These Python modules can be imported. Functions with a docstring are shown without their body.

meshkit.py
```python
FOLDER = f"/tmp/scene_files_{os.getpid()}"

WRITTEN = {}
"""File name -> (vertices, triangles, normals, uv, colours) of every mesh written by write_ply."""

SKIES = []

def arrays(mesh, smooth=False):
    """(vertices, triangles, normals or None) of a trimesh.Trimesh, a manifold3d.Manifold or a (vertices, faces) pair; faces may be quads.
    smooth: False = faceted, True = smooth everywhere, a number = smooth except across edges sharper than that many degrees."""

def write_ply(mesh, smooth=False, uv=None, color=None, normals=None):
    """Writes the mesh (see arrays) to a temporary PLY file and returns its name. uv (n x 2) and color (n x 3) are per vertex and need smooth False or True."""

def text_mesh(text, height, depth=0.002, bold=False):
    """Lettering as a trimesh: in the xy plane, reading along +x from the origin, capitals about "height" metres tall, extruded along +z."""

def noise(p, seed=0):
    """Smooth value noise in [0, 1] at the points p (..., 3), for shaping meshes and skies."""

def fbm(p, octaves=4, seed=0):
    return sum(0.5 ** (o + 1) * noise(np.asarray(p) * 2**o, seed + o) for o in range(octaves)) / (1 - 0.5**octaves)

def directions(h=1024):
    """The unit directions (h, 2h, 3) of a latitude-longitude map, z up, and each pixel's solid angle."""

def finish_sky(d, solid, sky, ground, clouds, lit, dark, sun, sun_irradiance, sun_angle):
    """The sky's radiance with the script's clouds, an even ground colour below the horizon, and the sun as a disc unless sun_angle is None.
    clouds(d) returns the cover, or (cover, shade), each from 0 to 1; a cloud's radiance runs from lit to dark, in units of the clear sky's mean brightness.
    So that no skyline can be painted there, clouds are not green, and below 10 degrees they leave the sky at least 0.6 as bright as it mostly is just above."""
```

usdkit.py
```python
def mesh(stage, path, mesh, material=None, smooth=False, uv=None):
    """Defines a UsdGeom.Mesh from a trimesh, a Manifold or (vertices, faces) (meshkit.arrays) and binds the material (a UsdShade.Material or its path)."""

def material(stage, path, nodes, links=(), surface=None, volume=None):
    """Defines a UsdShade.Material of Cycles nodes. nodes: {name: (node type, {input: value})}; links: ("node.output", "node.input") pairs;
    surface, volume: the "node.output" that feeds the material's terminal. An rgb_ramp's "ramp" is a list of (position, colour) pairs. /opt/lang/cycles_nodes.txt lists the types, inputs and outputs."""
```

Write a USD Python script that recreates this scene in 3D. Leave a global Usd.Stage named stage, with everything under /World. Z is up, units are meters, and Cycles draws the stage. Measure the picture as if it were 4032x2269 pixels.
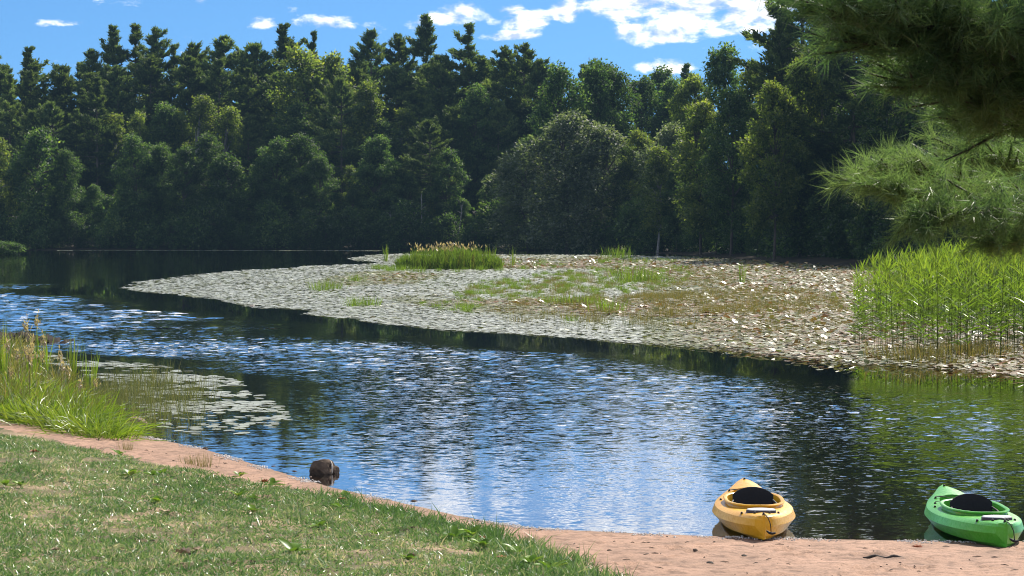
import math, random
import numpy as np, trimesh, shapely, manifold3d as m3
from shapely.geometry import Polygon, LineString
from pxr import Usd, UsdGeom, UsdLux, UsdShade, Gf, Sdf, Vt
import usdkit, meshkit

stage = Usd.Stage.CreateInMemory()
UsdGeom.SetStageUpAxis(stage, UsdGeom.Tokens.z)
UsdGeom.SetStageMetersPerUnit(stage, 1.0)
UsdGeom.Xform.Define(stage, '/World')
UsdGeom.Scope.Define(stage, '/World/Looks')
stage.SetDefaultPrim(stage.GetPrimAtPath('/World'))
PI = math.pi

# ------------------------------------------------------------------ camera, sky, sun, exposure
FPX, IW, IH, HORIZON, EYE = 9000.0, 4032.0, 2269.0, 885.0, 3.0
PITCH = math.atan((IH / 2 - HORIZON) / FPX)
cam = UsdGeom.Camera.Define(stage, '/World/camera')
cam.CreateHorizontalApertureAttr(36.0)
cam.CreateVerticalApertureAttr(36.0 * 9 / 16)
cam.CreateFocalLengthAttr(FPX / IW * 36.0)
cam.CreateClippingRangeAttr(Gf.Vec2f(0.1, 5000))
cam.AddTranslateOp().Set(Gf.Vec3d(0, 0, EYE))
cam.AddRotateXOp().Set(90 - math.degrees(PITCH))
cam.CreateExposureAttr(1.34)
cam.CreateFStopAttr(14.0)
cam.CreateFocusDistanceAttr(34.0)

SUN_AZ, SUN_EL, SUN_I, SKY_S = math.radians(30), math.radians(41), 1.05, 0.15
HAZE = 0.000075
sun_dir = np.array([math.sin(SUN_AZ) * math.cos(SUN_EL), math.cos(SUN_AZ) * math.cos(SUN_EL), math.sin(SUN_EL)])
sun = UsdLux.DistantLight.Define(stage, '/World/sun')
sun.CreateIntensityAttr(SUN_I); sun.CreateAngleAttr(0.53); sun.CreateNormalizeAttr(True)
sun.CreateColorAttr(Gf.Vec3f(1.0, 0.93, 0.82))
zx = sun_dir; xx = np.cross([0, 0, 1.0], zx); xx /= np.linalg.norm(xx); yx = np.cross(zx, xx)
sun.AddTransformOp().Set(Gf.Matrix4d(*[float(q) for q in (*xx, 0, *yx, 0, *zx, 0, 0, 0, 20, 1)]))

def sky_material():
    n = {
        'tc': ('texture_coordinate', {}),
        'sep': ('separate_xyz', {}),
        'lift': ('math', {'math_type': 'multiply_add', 'value2': 0.88, 'value3': 0.12}),
        'com': ('combine_xyz', {}), 'nrm': ('vector_math', {'math_type': 'normalize'}),
        'sky': ('sky_texture', {'sky_type': 'single_scattering', 'sun_disc': False, 'sun_elevation': SUN_EL, 'sun_rotation': SUN_AZ,
                                'altitude': 600.0, 'air_density': 1.0, 'aerosol_density': 0.5, 'ozone_density': 1.5}),
        'az': ('math', {'math_type': 'arctan2'}), 'el': ('math', {'math_type': 'arcsine'}),
        'ae': ('combine_xyz', {'z': 0.0}),
        # clouds: puffs of noise in azimuth and elevation
        'sc': ('vector_math', {'math_type': 'multiply', 'vector2': (46.0, 92.0, 1.0)}),
        'n1': ('noise_texture', {'scale': 1.0, 'detail': 9.0, 'roughness': 0.60, 'distortion': 0.2}),
        'up': ('vector_math', {'math_type': 'add', 'vector2': (0.004, 0.0032, 0.0)}),
        'sc2': ('vector_math', {'math_type': 'multiply', 'vector2': (46.0, 92.0, 1.0)}),
        'n2': ('noise_texture', {'scale': 1.0, 'detail': 9.0, 'roughness': 0.60, 'distortion': 0.2}),
        'lowq': ('map_range', {'range_type': 'smoothstep', 'from_min': 0.10, 'from_max': 0.20, 'to_min': -0.34, 'to_max': 0.17, 'clamp': True}),
    }
    l = [('tc.generated', 'sep.vector'), ('sep.z', 'lift.value1'), ('sep.x', 'com.x'), ('sep.y', 'com.y'), ('lift.value', 'com.z'),
         ('com.vector', 'nrm.vector1'), ('nrm.vector', 'sky.vector'),
         ('sep.x', 'az.value1'), ('sep.y', 'az.value2'), ('sep.z', 'el.value1'), ('az.value', 'ae.x'), ('el.value', 'ae.y'),
         ('ae.vector', 'sc.vector1'), ('sc.vector', 'n1.vector'), ('ae.vector', 'up.vector1'), ('up.vector', 'sc2.vector1'), ('sc2.vector', 'n2.vector'),
         ('el.value', 'lowq.value')]
    # cloud banks: centre (px, py of the photograph) -> azimuth, elevation; half sizes in pixels; weight
    banks = [(2800, 55, 470, 75, .62), (2620, 30, 380, 60, .55), (2930, 115, 210, 45, .45), (2560, 130, 190, 55, .5), (1850, 60, 170, 50, .5), (2010, 70, 180, 50, .55), (2230, 45, 90, 55, .5),
             (2000, 142, 160, 22, .45), (2640, 262, 130, 35, .5), (1020, 98, 75, 32, .5), (1300, 98, 110, 34, .5), (1480, 105, 60, 30, .4),
             (500, 15, 95, 35, .42), (820, 25, 40, 28, .38), (270, 107, 110, 18, .38), (1640, 90, 50, 40, .4), (2960, 200, 200, 40, .3),
             (1850, -190, 420, 90, .5), (1500, -330, 320, 90, .5), (2500, -260, 420, 120, .5), (800, -420, 500, 120, .4), (3300, -420, 500, 160, .5)]
    prev = 'lowq.result'
    for i, (px, py, sx, sy, w) in enumerate(banks):
        a, e = (px - 2016) / FPX, (885 - py) / FPX
        n[f's{i}'] = ('vector_math', {'math_type': 'subtract', 'vector2': (a, e, 0)})
        n[f'm{i}'] = ('vector_math', {'math_type': 'multiply', 'vector2': (FPX / sx / 1.25, FPX / sy / 1.25, 1)})
        n[f'l{i}'] = ('vector_math', {'math_type': 'length'})
        n[f'r{i}'] = ('map_range', {'range_type': 'smoothstep', 'from_min': 0.25, 'from_max': 1.35, 'to_min': w * 1.3, 'to_max': 0.0, 'clamp': True})
        n[f'a{i}'] = ('math', {'math_type': 'maximum' if i else 'add'})
        l += [('ae.vector', f's{i}.vector1'), (f's{i}.vector', f'm{i}.vector1'), (f'm{i}.vector', f'l{i}.vector1'), (f'l{i}.value', f'r{i}.value')]
        if i == 0:
            n['a0'] = ('math', {'math_type': 'add', 'value2': 0.0}); l += [('r0.result', 'a0.value1')]
        else:
            l += [(f'a{i-1}.value', f'a{i}.value1'), (f'r{i}.result', f'a{i}.value2')]
    last = f'a{len(banks)-1}.value'
    n.update({
        'bias': ('math', {'math_type': 'add'}), 'dens': ('math', {'math_type': 'add'}), 'k1': ('math', {'math_type': 'multiply_add', 'value2': 2.3, 'value3': -0.65}),
        'mask': ('map_range', {'range_type': 'smoothstep', 'from_min': 0.50, 'from_max': 0.98, 'clamp': True}),
        'dif': ('math', {'math_type': 'subtract'}),
        'shade': ('map_range', {'from_min': -0.10, 'from_max': 0.12, 'clamp': True}),
        'ccol': ('rgb_ramp', {'ramp': [(0, (1.7, 2.0, 2.6)), (0.45, (3.0, 3.15, 3.4)), (1, (4.6, 4.5, 4.4))]}),
        'tint': ('mix_color', {'blend_type': 'multiply', 'fac': 1.0, 'b': (0.132, 0.234, 0.325), 'use_clamp': False}),
        'mx': ('mix_color', {'blend_type': 'mix', 'use_clamp': True}),
        'bg': ('background_shader', {'strength': SKY_S}),
    })
    l += [(last, 'bias.value1'), ('lowq.result', 'bias.value2'), ('bias.value', 'dens.value1'), ('n1.fac', 'k1.value1'), ('k1.value', 'dens.value2'), ('dens.value', 'mask.value'),
          ('n1.fac', 'dif.value1'), ('n2.fac', 'dif.value2'), ('dif.value', 'shade.value'), ('shade.result', 'ccol.fac'),
          ('sky.color', 'tint.a'), ('tint.result', 'mx.a'), ('ccol.color', 'mx.b'), ('mask.result', 'mx.fac'), ('mx.result', 'bg.color')]
    return usdkit.material(stage, '/World/Looks/sky_look', n, l, surface='bg.background')

dome = UsdLux.DomeLight.Define(stage, '/World/sky')
UsdShade.MaterialBindingAPI.Apply(dome.GetPrim()).Bind(sky_material())
dome.GetPrim().SetCustomDataByKey('kind', 'structure')
dome.GetPrim().SetCustomDataByKey('label', 'blue afternoon sky with small white clouds above the trees')
dome.GetPrim().SetCustomDataByKey('category', 'sky')

# ------------------------------------------------------------------ helpers
def rng(seed): return np.random.default_rng(seed)

def ray(px, py):
    f = np.array([0, math.cos(PITCH), -math.sin(PITCH)]); u = np.array([0, math.sin(PITCH), math.cos(PITCH)])
    return np.array([1.0, 0, 0]) * (px - IW / 2) / FPX - u * (py - IH / 2) / FPX + f

def P(px, py, z=0.0):
    d = ray(px, py); t = (z - EYE) / d[2]
    return np.array([d[0] * t, d[1] * t, z])

def at(px, py, y):
    d = ray(px, py); t = y / d[1]
    return np.array([d[0] * t, y, EYE + d[2] * t])

class MB:
    """Collects vertices and triangles (and a tint for each vertex)."""
    def __init__(s): s.v, s.f, s.t, s.n = [], [], [], 0
    def add(s, v, f, tint=None):
        v = np.asarray(v, float).reshape(-1, 3); f = np.asarray(f, int)
        if f.shape[1] == 4: f = np.vstack([f[:, [0, 1, 2]], f[:, [0, 2, 3]]])
        s.v.append(v); s.f.append(f + s.n); s.n += len(v)
        s.t.append(np.full(len(v), 0.5) if tint is None else np.broadcast_to(tint, (len(v),)))
        return s
    def tm(s, m, tint=None):
        if hasattr(m, 'to_mesh'):
            q = m.to_mesh(); return s.add(q.vert_properties[:, :3], q.tri_verts, tint)
        return s.add(m.vertices, m.faces, tint)
    def arr(s): return np.vstack(s.v), np.vstack(s.f), np.concatenate(s.t)

used = {}
def numbered(path):
    k = used.get(path, -1) + 1; used[path] = k
    return path if k == 0 else f'{path}_{k:03d}'

def put(name, mesh, mat, parent='/World', smooth=False, tint=True, extra=None):
    path = numbered(f'{parent}/{name}')
    if isinstance(mesh, MB):
        v, f, t = mesh.arr()
    else:
        v, f, _ = meshkit.arrays(mesh); t = None
    m = usdkit.mesh(stage, path, (v, f), MAT[mat], smooth=smooth)
    api = UsdGeom.PrimvarsAPI(m)
    if t is not None and tint and smooth in (False, True):
        api.CreatePrimvar('tint', Sdf.ValueTypeNames.FloatArray, 'vertex').Set(Vt.FloatArray.FromNumpy(t.astype(np.float32)))
    if name in ('crown', 'branches', 'limbs', 'twigs', 'seed_heads', 'blades', 'tall_blades', 'needles', 'leaves') or (name == 'grass' and parent != '/World'):
        m.GetPrim().SetCustomDataByKey('kind', 'stuff')
    for k, a in (extra or {}).items():
        api.CreatePrimvar(k, Sdf.ValueTypeNames.FloatArray, 'vertex').Set(Vt.FloatArray.FromNumpy(np.asarray(a, np.float32)))
    return m.GetPrim()

def tag(p, label=None, cat=None, group=None, kind=None):
    for k, x in (('label', label), ('category', cat), ('group', group), ('kind', kind)):
        if x: p.SetCustomDataByKey(k, x)
    return p

def xf(path, loc=(0, 0, 0), rz=0.0, sc=1.0, tilt=0.0):
    x = UsdGeom.Xform.Define(stage, path)
    x.AddTranslateOp().Set(Gf.Vec3d(*map(float, loc)))
    x.AddRotateZOp().Set(math.degrees(float(rz)))
    if tilt: x.AddRotateXOp().Set(float(tilt))
    s = (sc, sc, sc) if np.ndim(sc) == 0 else sc
    if tuple(s) != (1.0, 1.0, 1.0): x.AddScaleOp().Set(Gf.Vec3f(*map(float, s)))
    return x.GetPrim()

def thing(name, label, cat, loc=(0, 0, 0), rz=0.0, sc=1.0, group=None, tilt=0.0):
    p = xf(numbered('/World/' + name), loc, rz, sc, tilt)
    return tag(p, label, cat, group)

stage.CreateClassPrim('/World/sources')
def source(name):
    p = f'/World/sources/{name}'
    UsdGeom.Xform.Define(stage, p)
    return p

def copy(src, name, label, cat, loc, rz=0.0, sc=1.0, group=None, tilt=0.0):
    p = thing(name, label, cat, loc, rz, sc, group, tilt)
    p.GetReferences().AddInternalReference(src); p.SetInstanceable(True)
    return p

def scatter(name, srcs, idx, pos, rz, sc, label, cat, tilt=None):
    pi = UsdGeom.PointInstancer.Define(stage, numbered('/World/' + name))
    pi.CreatePrototypesRel()
    for k, s in enumerate(srcs):
        q = f'{pi.GetPath()}/kind_{k}'
        x = UsdGeom.Xform.Define(stage, q); x.GetPrim().GetReferences().AddInternalReference(s)
        pi.GetPrototypesRel().AddTarget(q)
    n = len(pos)
    pi.CreateProtoIndicesAttr(Vt.IntArray.FromNumpy(np.asarray(idx, np.int32)))
    pi.CreatePositionsAttr(Vt.Vec3fArray.FromNumpy(np.asarray(pos, np.float32)))
    q = np.zeros((n, 4)); q[:, 0] = np.cos(np.asarray(rz) / 2); q[:, 3] = np.sin(np.asarray(rz) / 2)
    pi.CreateOrientationsAttr(Vt.QuathArray([Gf.Quath(float(a), float(b), float(c), float(d)) for a, b, c, d in q]))
    s = np.repeat(np.asarray(sc, float)[:, None], 3, 1)
    pi.CreateScalesAttr(Vt.Vec3fArray.FromNumpy(s.astype(np.float32)))
    return tag(pi.GetPrim(), label, cat, kind='stuff')

def tube(pts, radii, sides=6, cap=True):
    p = np.asarray(pts, float); n = len(p)
    t = np.gradient(p, axis=0); t /= np.linalg.norm(t, axis=1, keepdims=True) + 1e-12
    ref = np.where(np.abs(t[:, 2:]) < 0.9, [0, 0, 1.0], [1.0, 0, 0])
    a = np.cross(t, ref); a /= np.linalg.norm(a, axis=1, keepdims=True) + 1e-12; b = np.cross(t, a)
    for i in range(1, n):  # keep the frame steady
        q = a[i - 1] - t[i] * (a[i - 1] @ t[i]); q /= np.linalg.norm(q) + 1e-12; a[i] = q; b[i] = np.cross(t[i], q)
    ang = np.arange(sides) * 2 * PI / sides
    r = np.broadcast_to(radii, (n,))
    v = p[:, None] + r[:, None, None] * (np.cos(ang)[None, :, None] * a[:, None] + np.sin(ang)[None, :, None] * b[:, None])
    i, j = np.meshgrid(np.arange(n - 1), np.arange(sides), indexing='ij'); j2 = (j + 1) % sides
    q = np.stack([i * sides + j, i * sides + j2, (i + 1) * sides + j2, (i + 1) * sides + j], -1).reshape(-1, 4)
    f = np.vstack([q[:, [0, 1, 2]], q[:, [0, 2, 3]]]); v = v.reshape(-1, 3)
    if cap:
        v = np.vstack([v, p[0], p[-1]]); k = np.arange(sides)
        f = np.vstack([f, np.stack([(k + 1) % sides, k, np.full(sides, n * sides)], 1),
                       np.stack([(n - 1) * sides + k, (n - 1) * sides + (k + 1) % sides, np.full(sides, n * sides + 1)], 1)])
    return v, f

def unit(v): return v / (np.linalg.norm(v, axis=-1, keepdims=True) + 1e-12)

def cards(c, d, side, L, W, fold=0.15, tint=None):
    """Leaf-like kites: centre base c, direction d, side vector, length L, width W."""
    c, d, side = map(np.asarray, (c, d, side)); n = len(c)
    L = np.broadcast_to(L, (n,))[:, None]; W = np.broadcast_to(W, (n,))[:, None]
    up = np.cross(side, d)
    v = np.stack([c, c + d * L * .45 + side * W / 2 + up * W * fold, c + d * L, c + d * L * .45 - side * W / 2 + up * W * fold], 1).reshape(-1, 3)
    k = np.arange(n)[:, None] * 4
    f = np.vstack([k + [0, 1, 2], k + [0, 2, 3]])
    return v, f, np.repeat(np.broadcast_to(0.5 if tint is None else tint, (n,)), 4)

def needles(c, d, side, L, W, tint=None):
    c, d, side = map(np.asarray, (c, d, side)); n = len(c)
    L = np.broadcast_to(L, (n,))[:, None]; W = np.broadcast_to(W, (n,))[:, None]
    v = np.stack([c - side * W / 2, c + side * W / 2, c + d * L], 1).reshape(-1, 3)
    k = np.arange(n)[:, None] * 3
    return v, k + [0, 1, 2], np.repeat(np.broadcast_to(0.5 if tint is None else tint, (n,)), 3)

def blades(base, d, L, W, bend, r, segs=2, tint=None):
    """Grass blades: base points, unit lean directions (3d), lengths, widths; bend pulls the tips down."""
    n = len(base); L = np.broadcast_to(L, (n,)); W = np.broadcast_to(W, (n,)); bend = np.broadcast_to(bend, (n,))
    a = r.uniform(0, 2 * PI, n)
    side = unit(np.cross(d, np.stack([np.cos(a), np.sin(a), 0.3 * np.ones(n)], 1)))
    rows = []
    for k in range(segs):
        u = k / segs
        p = base + d * (L * u)[:, None]; h = np.stack([d[:, 0], d[:, 1], np.zeros(n)], 1)
        p = p + h * (L * bend * u * u)[:, None]; p[:, 2] -= L * bend * u * u * .6
        w = W * (1 - .55 * u) / 2
        rows += [p - side * w[:, None], p + side * w[:, None]]
    p = base + d * L[:, None]; h = np.stack([d[:, 0], d[:, 1], np.zeros(n)], 1)
    p = p + h * (L * bend)[:, None]; p[:, 2] -= L * bend * .6
    p[:, 2] = np.maximum(p[:, 2], base[:, 2] + .004)
    rows.append(p)
    m = 2 * segs + 1
    v = np.stack(rows, 1).reshape(-1, 3); k = np.arange(n)[:, None] * m
    f = []
    for s in range(segs - 1):
        f += [k + [2 * s, 2 * s + 1, 2 * s + 3], k + [2 * s, 2 * s + 3, 2 * s + 2]]
    f.append(k + [m - 3, m - 2, m - 1])
    return v, np.vstack(f), np.repeat(np.broadcast_to(0.5 if tint is None else tint, (n,)), m)

def in_poly(poly, n, r):
    x0, y0, x1, y1 = poly.bounds; out = np.zeros((0, 2))
    while len(out) < n:
        q = np.stack([r.uniform(x0, x1, n * 2), r.uniform(y0, y1, n * 2)], 1)
        out = np.vstack([out, q[shapely.contains_xy(poly, q[:, 0], q[:, 1])]])
    return out[:n]

def fbm(x, y, s, seed=0, o=3):
    p = np.stack([np.asarray(x) * s, np.asarray(y) * s, np.zeros_like(np.asarray(x, float))], -1)
    return sum(meshkit.noise(p * 2 ** k, seed + k) / 2 ** k for k in range(o)) / sum(1 / 2 ** k for k in range(o))

# ------------------------------------------------------------------ materials
MAT = {}
def mat(name, nodes, links=(), surface='p.BSDF'):
    MAT[name] = usdkit.material(stage, f'/World/Looks/{name}', nodes, links, surface=surface)

def leafy(name, ramp, trans=0.4, gloss=0.08, rough=0.45, vary=0.25, tcol=(1.25, 1.3, 0.55), big=0.25):
    """Foliage: tint along the ramp, brightness by copy and by large noise; part of the light passes through."""
    n = {'t': ('attribute', {'attribute': 'tint'}), 'oi': ('object_info', {}), 'g': ('geometry', {}),
         'nz': ('noise_texture', {'scale': big, 'detail': 2.0}),
         'm1': ('math', {'math_type': 'multiply_add', 'value2': 0.5, 'value3': -0.25}),
         'm2': ('math', {'math_type': 'add'}),
         'r': ('rgb_ramp', {'ramp': ramp}),
         'b': ('math', {'math_type': 'multiply_add', 'value2': vary * 2, 'value3': 1 - vary}),
         'c': ('mix_color', {'blend_type': 'multiply', 'fac': 1.0, 'use_clamp': False}), 'bc': ('combine_color', {}),
         'tc': ('mix_color', {'blend_type': 'multiply', 'fac': 1.0, 'b': tcol, 'use_clamp': False}),
         'd': ('diffuse_bsdf', {}), 'tr': ('translucent_bsdf', {}), 'mx': ('mix_closure', {'fac': trans}),
         'gl': ('glossy_bsdf', {'color': (1, 1, 1), 'roughness': rough}), 'lw': ('fresnel', {'IOR': 1.4}),
         'gs': ('math', {'math_type': 'multiply', 'value2': gloss * 4}), 'o': ('mix_closure', {})}
    l = [('g.position', 'nz.vector'), ('nz.fac', 'm1.value1'), ('t.fac', 'm2.value1'), ('m1.value', 'm2.value2'), ('m2.value', 'r.fac'),
         ('oi.random', 'b.value1'), ('b.value', 'bc.r'), ('b.value', 'bc.g'), ('b.value', 'bc.b'), ('r.color', 'c.a'), ('bc.color', 'c.b'),
         ('c.result', 'd.color'), ('c.result', 'tc.a'), ('tc.result', 'tr.color'), ('d.BSDF', 'mx.closure1'), ('tr.BSDF', 'mx.closure2'),
         ('lw.fac', 'gs.value1'), ('gs.value', 'o.fac'), ('mx.closure', 'o.closure1'), ('gl.BSDF', 'o.closure2')]
    mat(name, n, l, 'o.closure')

def plain(name, col, rough=0.5, spec=0.5, var=0.15, scale=4.0, bump=0.0, bscale=40.0, coat=0.0, col2=None, detail=4.0, metal=0.0):
    c2 = col2 or tuple(x * (1 - 2 * var) for x in col)
    n = {'tc': ('texture_coordinate', {}), 'nz': ('noise_texture', {'scale': scale, 'detail': detail, 'roughness': 0.6}),
         'r': ('rgb_ramp', {'ramp': [(0.3, c2), (0.7, col)]}),
         'p': ('principled_bsdf', {'roughness': rough, 'specular_ior_level': spec, 'coat_weight': coat, 'metallic': metal})}
    l = [('tc.object', 'nz.vector'), ('nz.fac', 'r.fac'), ('r.color', 'p.base_color')]
    if bump:
        n['bn'] = ('noise_texture', {'scale': bscale, 'detail': 4.0}); n['bp'] = ('bump', {'strength': 0.6, 'distance': bump})
        l += [('tc.object', 'bn.vector'), ('bn.fac', 'bp.height'), ('bp.normal', 'p.normal')]
    mat(name, n, l)

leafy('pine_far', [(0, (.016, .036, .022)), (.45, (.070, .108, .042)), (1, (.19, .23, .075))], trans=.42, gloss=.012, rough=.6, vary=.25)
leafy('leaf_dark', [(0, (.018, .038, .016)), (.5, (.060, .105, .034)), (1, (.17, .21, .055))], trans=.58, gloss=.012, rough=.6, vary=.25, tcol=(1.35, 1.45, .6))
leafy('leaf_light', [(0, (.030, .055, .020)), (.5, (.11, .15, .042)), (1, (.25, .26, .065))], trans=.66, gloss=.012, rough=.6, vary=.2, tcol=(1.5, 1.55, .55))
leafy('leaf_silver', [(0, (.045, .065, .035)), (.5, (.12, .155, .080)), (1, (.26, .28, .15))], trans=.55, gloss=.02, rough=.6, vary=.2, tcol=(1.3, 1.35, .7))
leafy('reed_leaf', [(0, (.10, .085, .030)), (.25, (.070, .115, .022)), (.6, (.115, .185, .026)), (1, (.17, .22, .04))], trans=.5, gloss=.02, big=.8, vary=.15)
leafy('grass_lawn', [(0, (.065, .135, .040)), (.4, (.155, .245, .090)), (.65, (.29, .30, .17)), (1, (.56, .48, .34))], trans=.34, gloss=.03, vary=0, big=1.2, tcol=(1.1, 1.15, .75))
leafy('grass_bright', [(0, (.060, .11, .018)), (.5, (.13, .20, .026)), (1, (.24, .27, .06))], trans=.45, gloss=.03, vary=.12, big=1.5)
leafy('grass_gold', [(0, (.05, .085, .018)), (.5, (.13, .135, .040)), (1, (.28, .22, .09))], trans=.4, gloss=.05, vary=.15, big=1.5)
leafy('grass_red', [(0, (.055, .065, .022)), (.5, (.13, .115, .045)), (1, (.24, .17, .08))], trans=.4, gloss=.06, vary=.12, big=.8)
leafy('grass_grey', [(0, (.05, .065, .03)), (.5, (.10, .11, .055)), (1, (.19, .17, .09))], trans=.35, gloss=.03, vary=.12, big=1.5)
leafy('weed_leaf', [(0, (.06, .12, .016)), (.5, (.10, .19, .022)), (1, (.19, .27, .04))], trans=.4, gloss=.05, rough=.35, vary=.15, big=2)
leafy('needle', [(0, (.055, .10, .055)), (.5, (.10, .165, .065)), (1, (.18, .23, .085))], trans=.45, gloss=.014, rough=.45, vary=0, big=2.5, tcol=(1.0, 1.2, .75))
leafy('pad', [(0, (.19, .085, .03)), (.12, (.17, .125, .042)), (.33, (.145, .155, .055)), (.7, (.17, .19, .11)), (1, (.25, .26, .18))], trans=.28, gloss=.16, rough=.36, vary=0, big=.3)
leafy('pad_rough', [(0, (.19, .085, .03)), (.12, (.17, .125, .042)), (.33, (.145, .155, .055)), (.7, (.17, .19, .11)), (1, (.25, .26, .18))], trans=.28, gloss=.09, rough=.36, vary=0, big=.3)
leafy('plume', [(0, (.22, .17, .12)), (1, (.38, .30, .23))], trans=.4, gloss=.02, vary=.1)
plain('bark', (.075, .060, .050), .9, .2, .3, 3.0)
plain('bark_pale', (.19, .185, .17), .8, .2, .25, 3.0)
plain('twig', (.055, .045, .034), .8, .2, .25, 8.0)
plain('forest_soil', (.050, .040, .026), .95, .1, .3, .5)
plain('rock_dark', (.10, .070, .050), .9, .1, .3, 7.0, bump=.012, bscale=22, col2=(.045, .032, .025))
plain('rock_pale', (.36, .30, .25), .7, .3, .2, 8.0, bump=.006, bscale=40)
plain('rock_red', (.24, .155, .115), .8, .25, .3, 8.0, bump=.012, bscale=30)
plain('pebble_white', (.55, .50, .46), .6, .3, .2, 30)
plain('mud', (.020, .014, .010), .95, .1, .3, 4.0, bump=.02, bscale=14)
plain('wood_dark', (.045, .033, .026), .85, .2, .35, 14, bump=.006, bscale=60)
plain('leaf_orange', (.36, .105, .030), .6, .3, .35, 30, col2=(.19, .05, .02))
plain('leaf_tan', (.42, .29, .18), .7, .3, .3, 30)
plain('black_fabric', (.010, .010, .012), .9, .2, .2, 60, bump=.001, bscale=300)
plain('black_rubber', (.012, .012, .013), .7, .3, .1, 20)
plain('hatch_grey', (.55, .55, .56), .38, .5, .08, 14)
plain('hatch_side', (.030, .024, .034), .5, .5, .1, 14)
plain('steel', (.5, .5, .5), .35, .5, .1, 20, metal=1.0)

def plastic(name, col, col2, scuff):
    n = {'tc': ('texture_coordinate', {}), 'n1': ('noise_texture', {'scale': 3.0, 'detail': 5.0}), 'n2': ('noise_texture', {'scale': 26.0, 'detail': 6.0, 'roughness': .7}),
         'r': ('rgb_ramp', {'ramp': [(.35, col2), (.62, col)]}), 'k': ('rgb_ramp', {'ramp': [(.60, (0, 0, 0)), (.72, (1, 1, 1))]}),
         'mx': ('mix_color', {'b': scuff}), 'kf': ('math', {'math_type': 'multiply', 'value2': .45}),
         'rr': ('map_range', {'from_min': .3, 'from_max': .7, 'to_min': .24, 'to_max': .42}),
         'bp': ('bump', {'strength': .15, 'distance': .002}),
         'p': ('principled_bsdf', {'specular_ior_level': .5, 'subsurface_weight': .0})}
    l = [('tc.object', 'n1.vector'), ('tc.object', 'n2.vector'), ('n1.fac', 'r.fac'), ('n2.fac', 'k.fac'), ('r.color', 'mx.a'), ('k.color', 'kf.value1'), ('kf.value', 'mx.fac'),
         ('mx.result', 'p.base_color'), ('n2.fac', 'rr.value'), ('rr.result', 'p.roughness'), ('n2.fac', 'bp.height'), ('bp.normal', 'p.normal')]
    mat(name, n, l)
plastic('yellow_plastic', (.57, .295, .006), (.50, .245, .005), (.55, .33, .10))
plastic('green_plastic', (.065, .31, .022), (.05, .25, .016), (.22, .42, .18))

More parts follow.
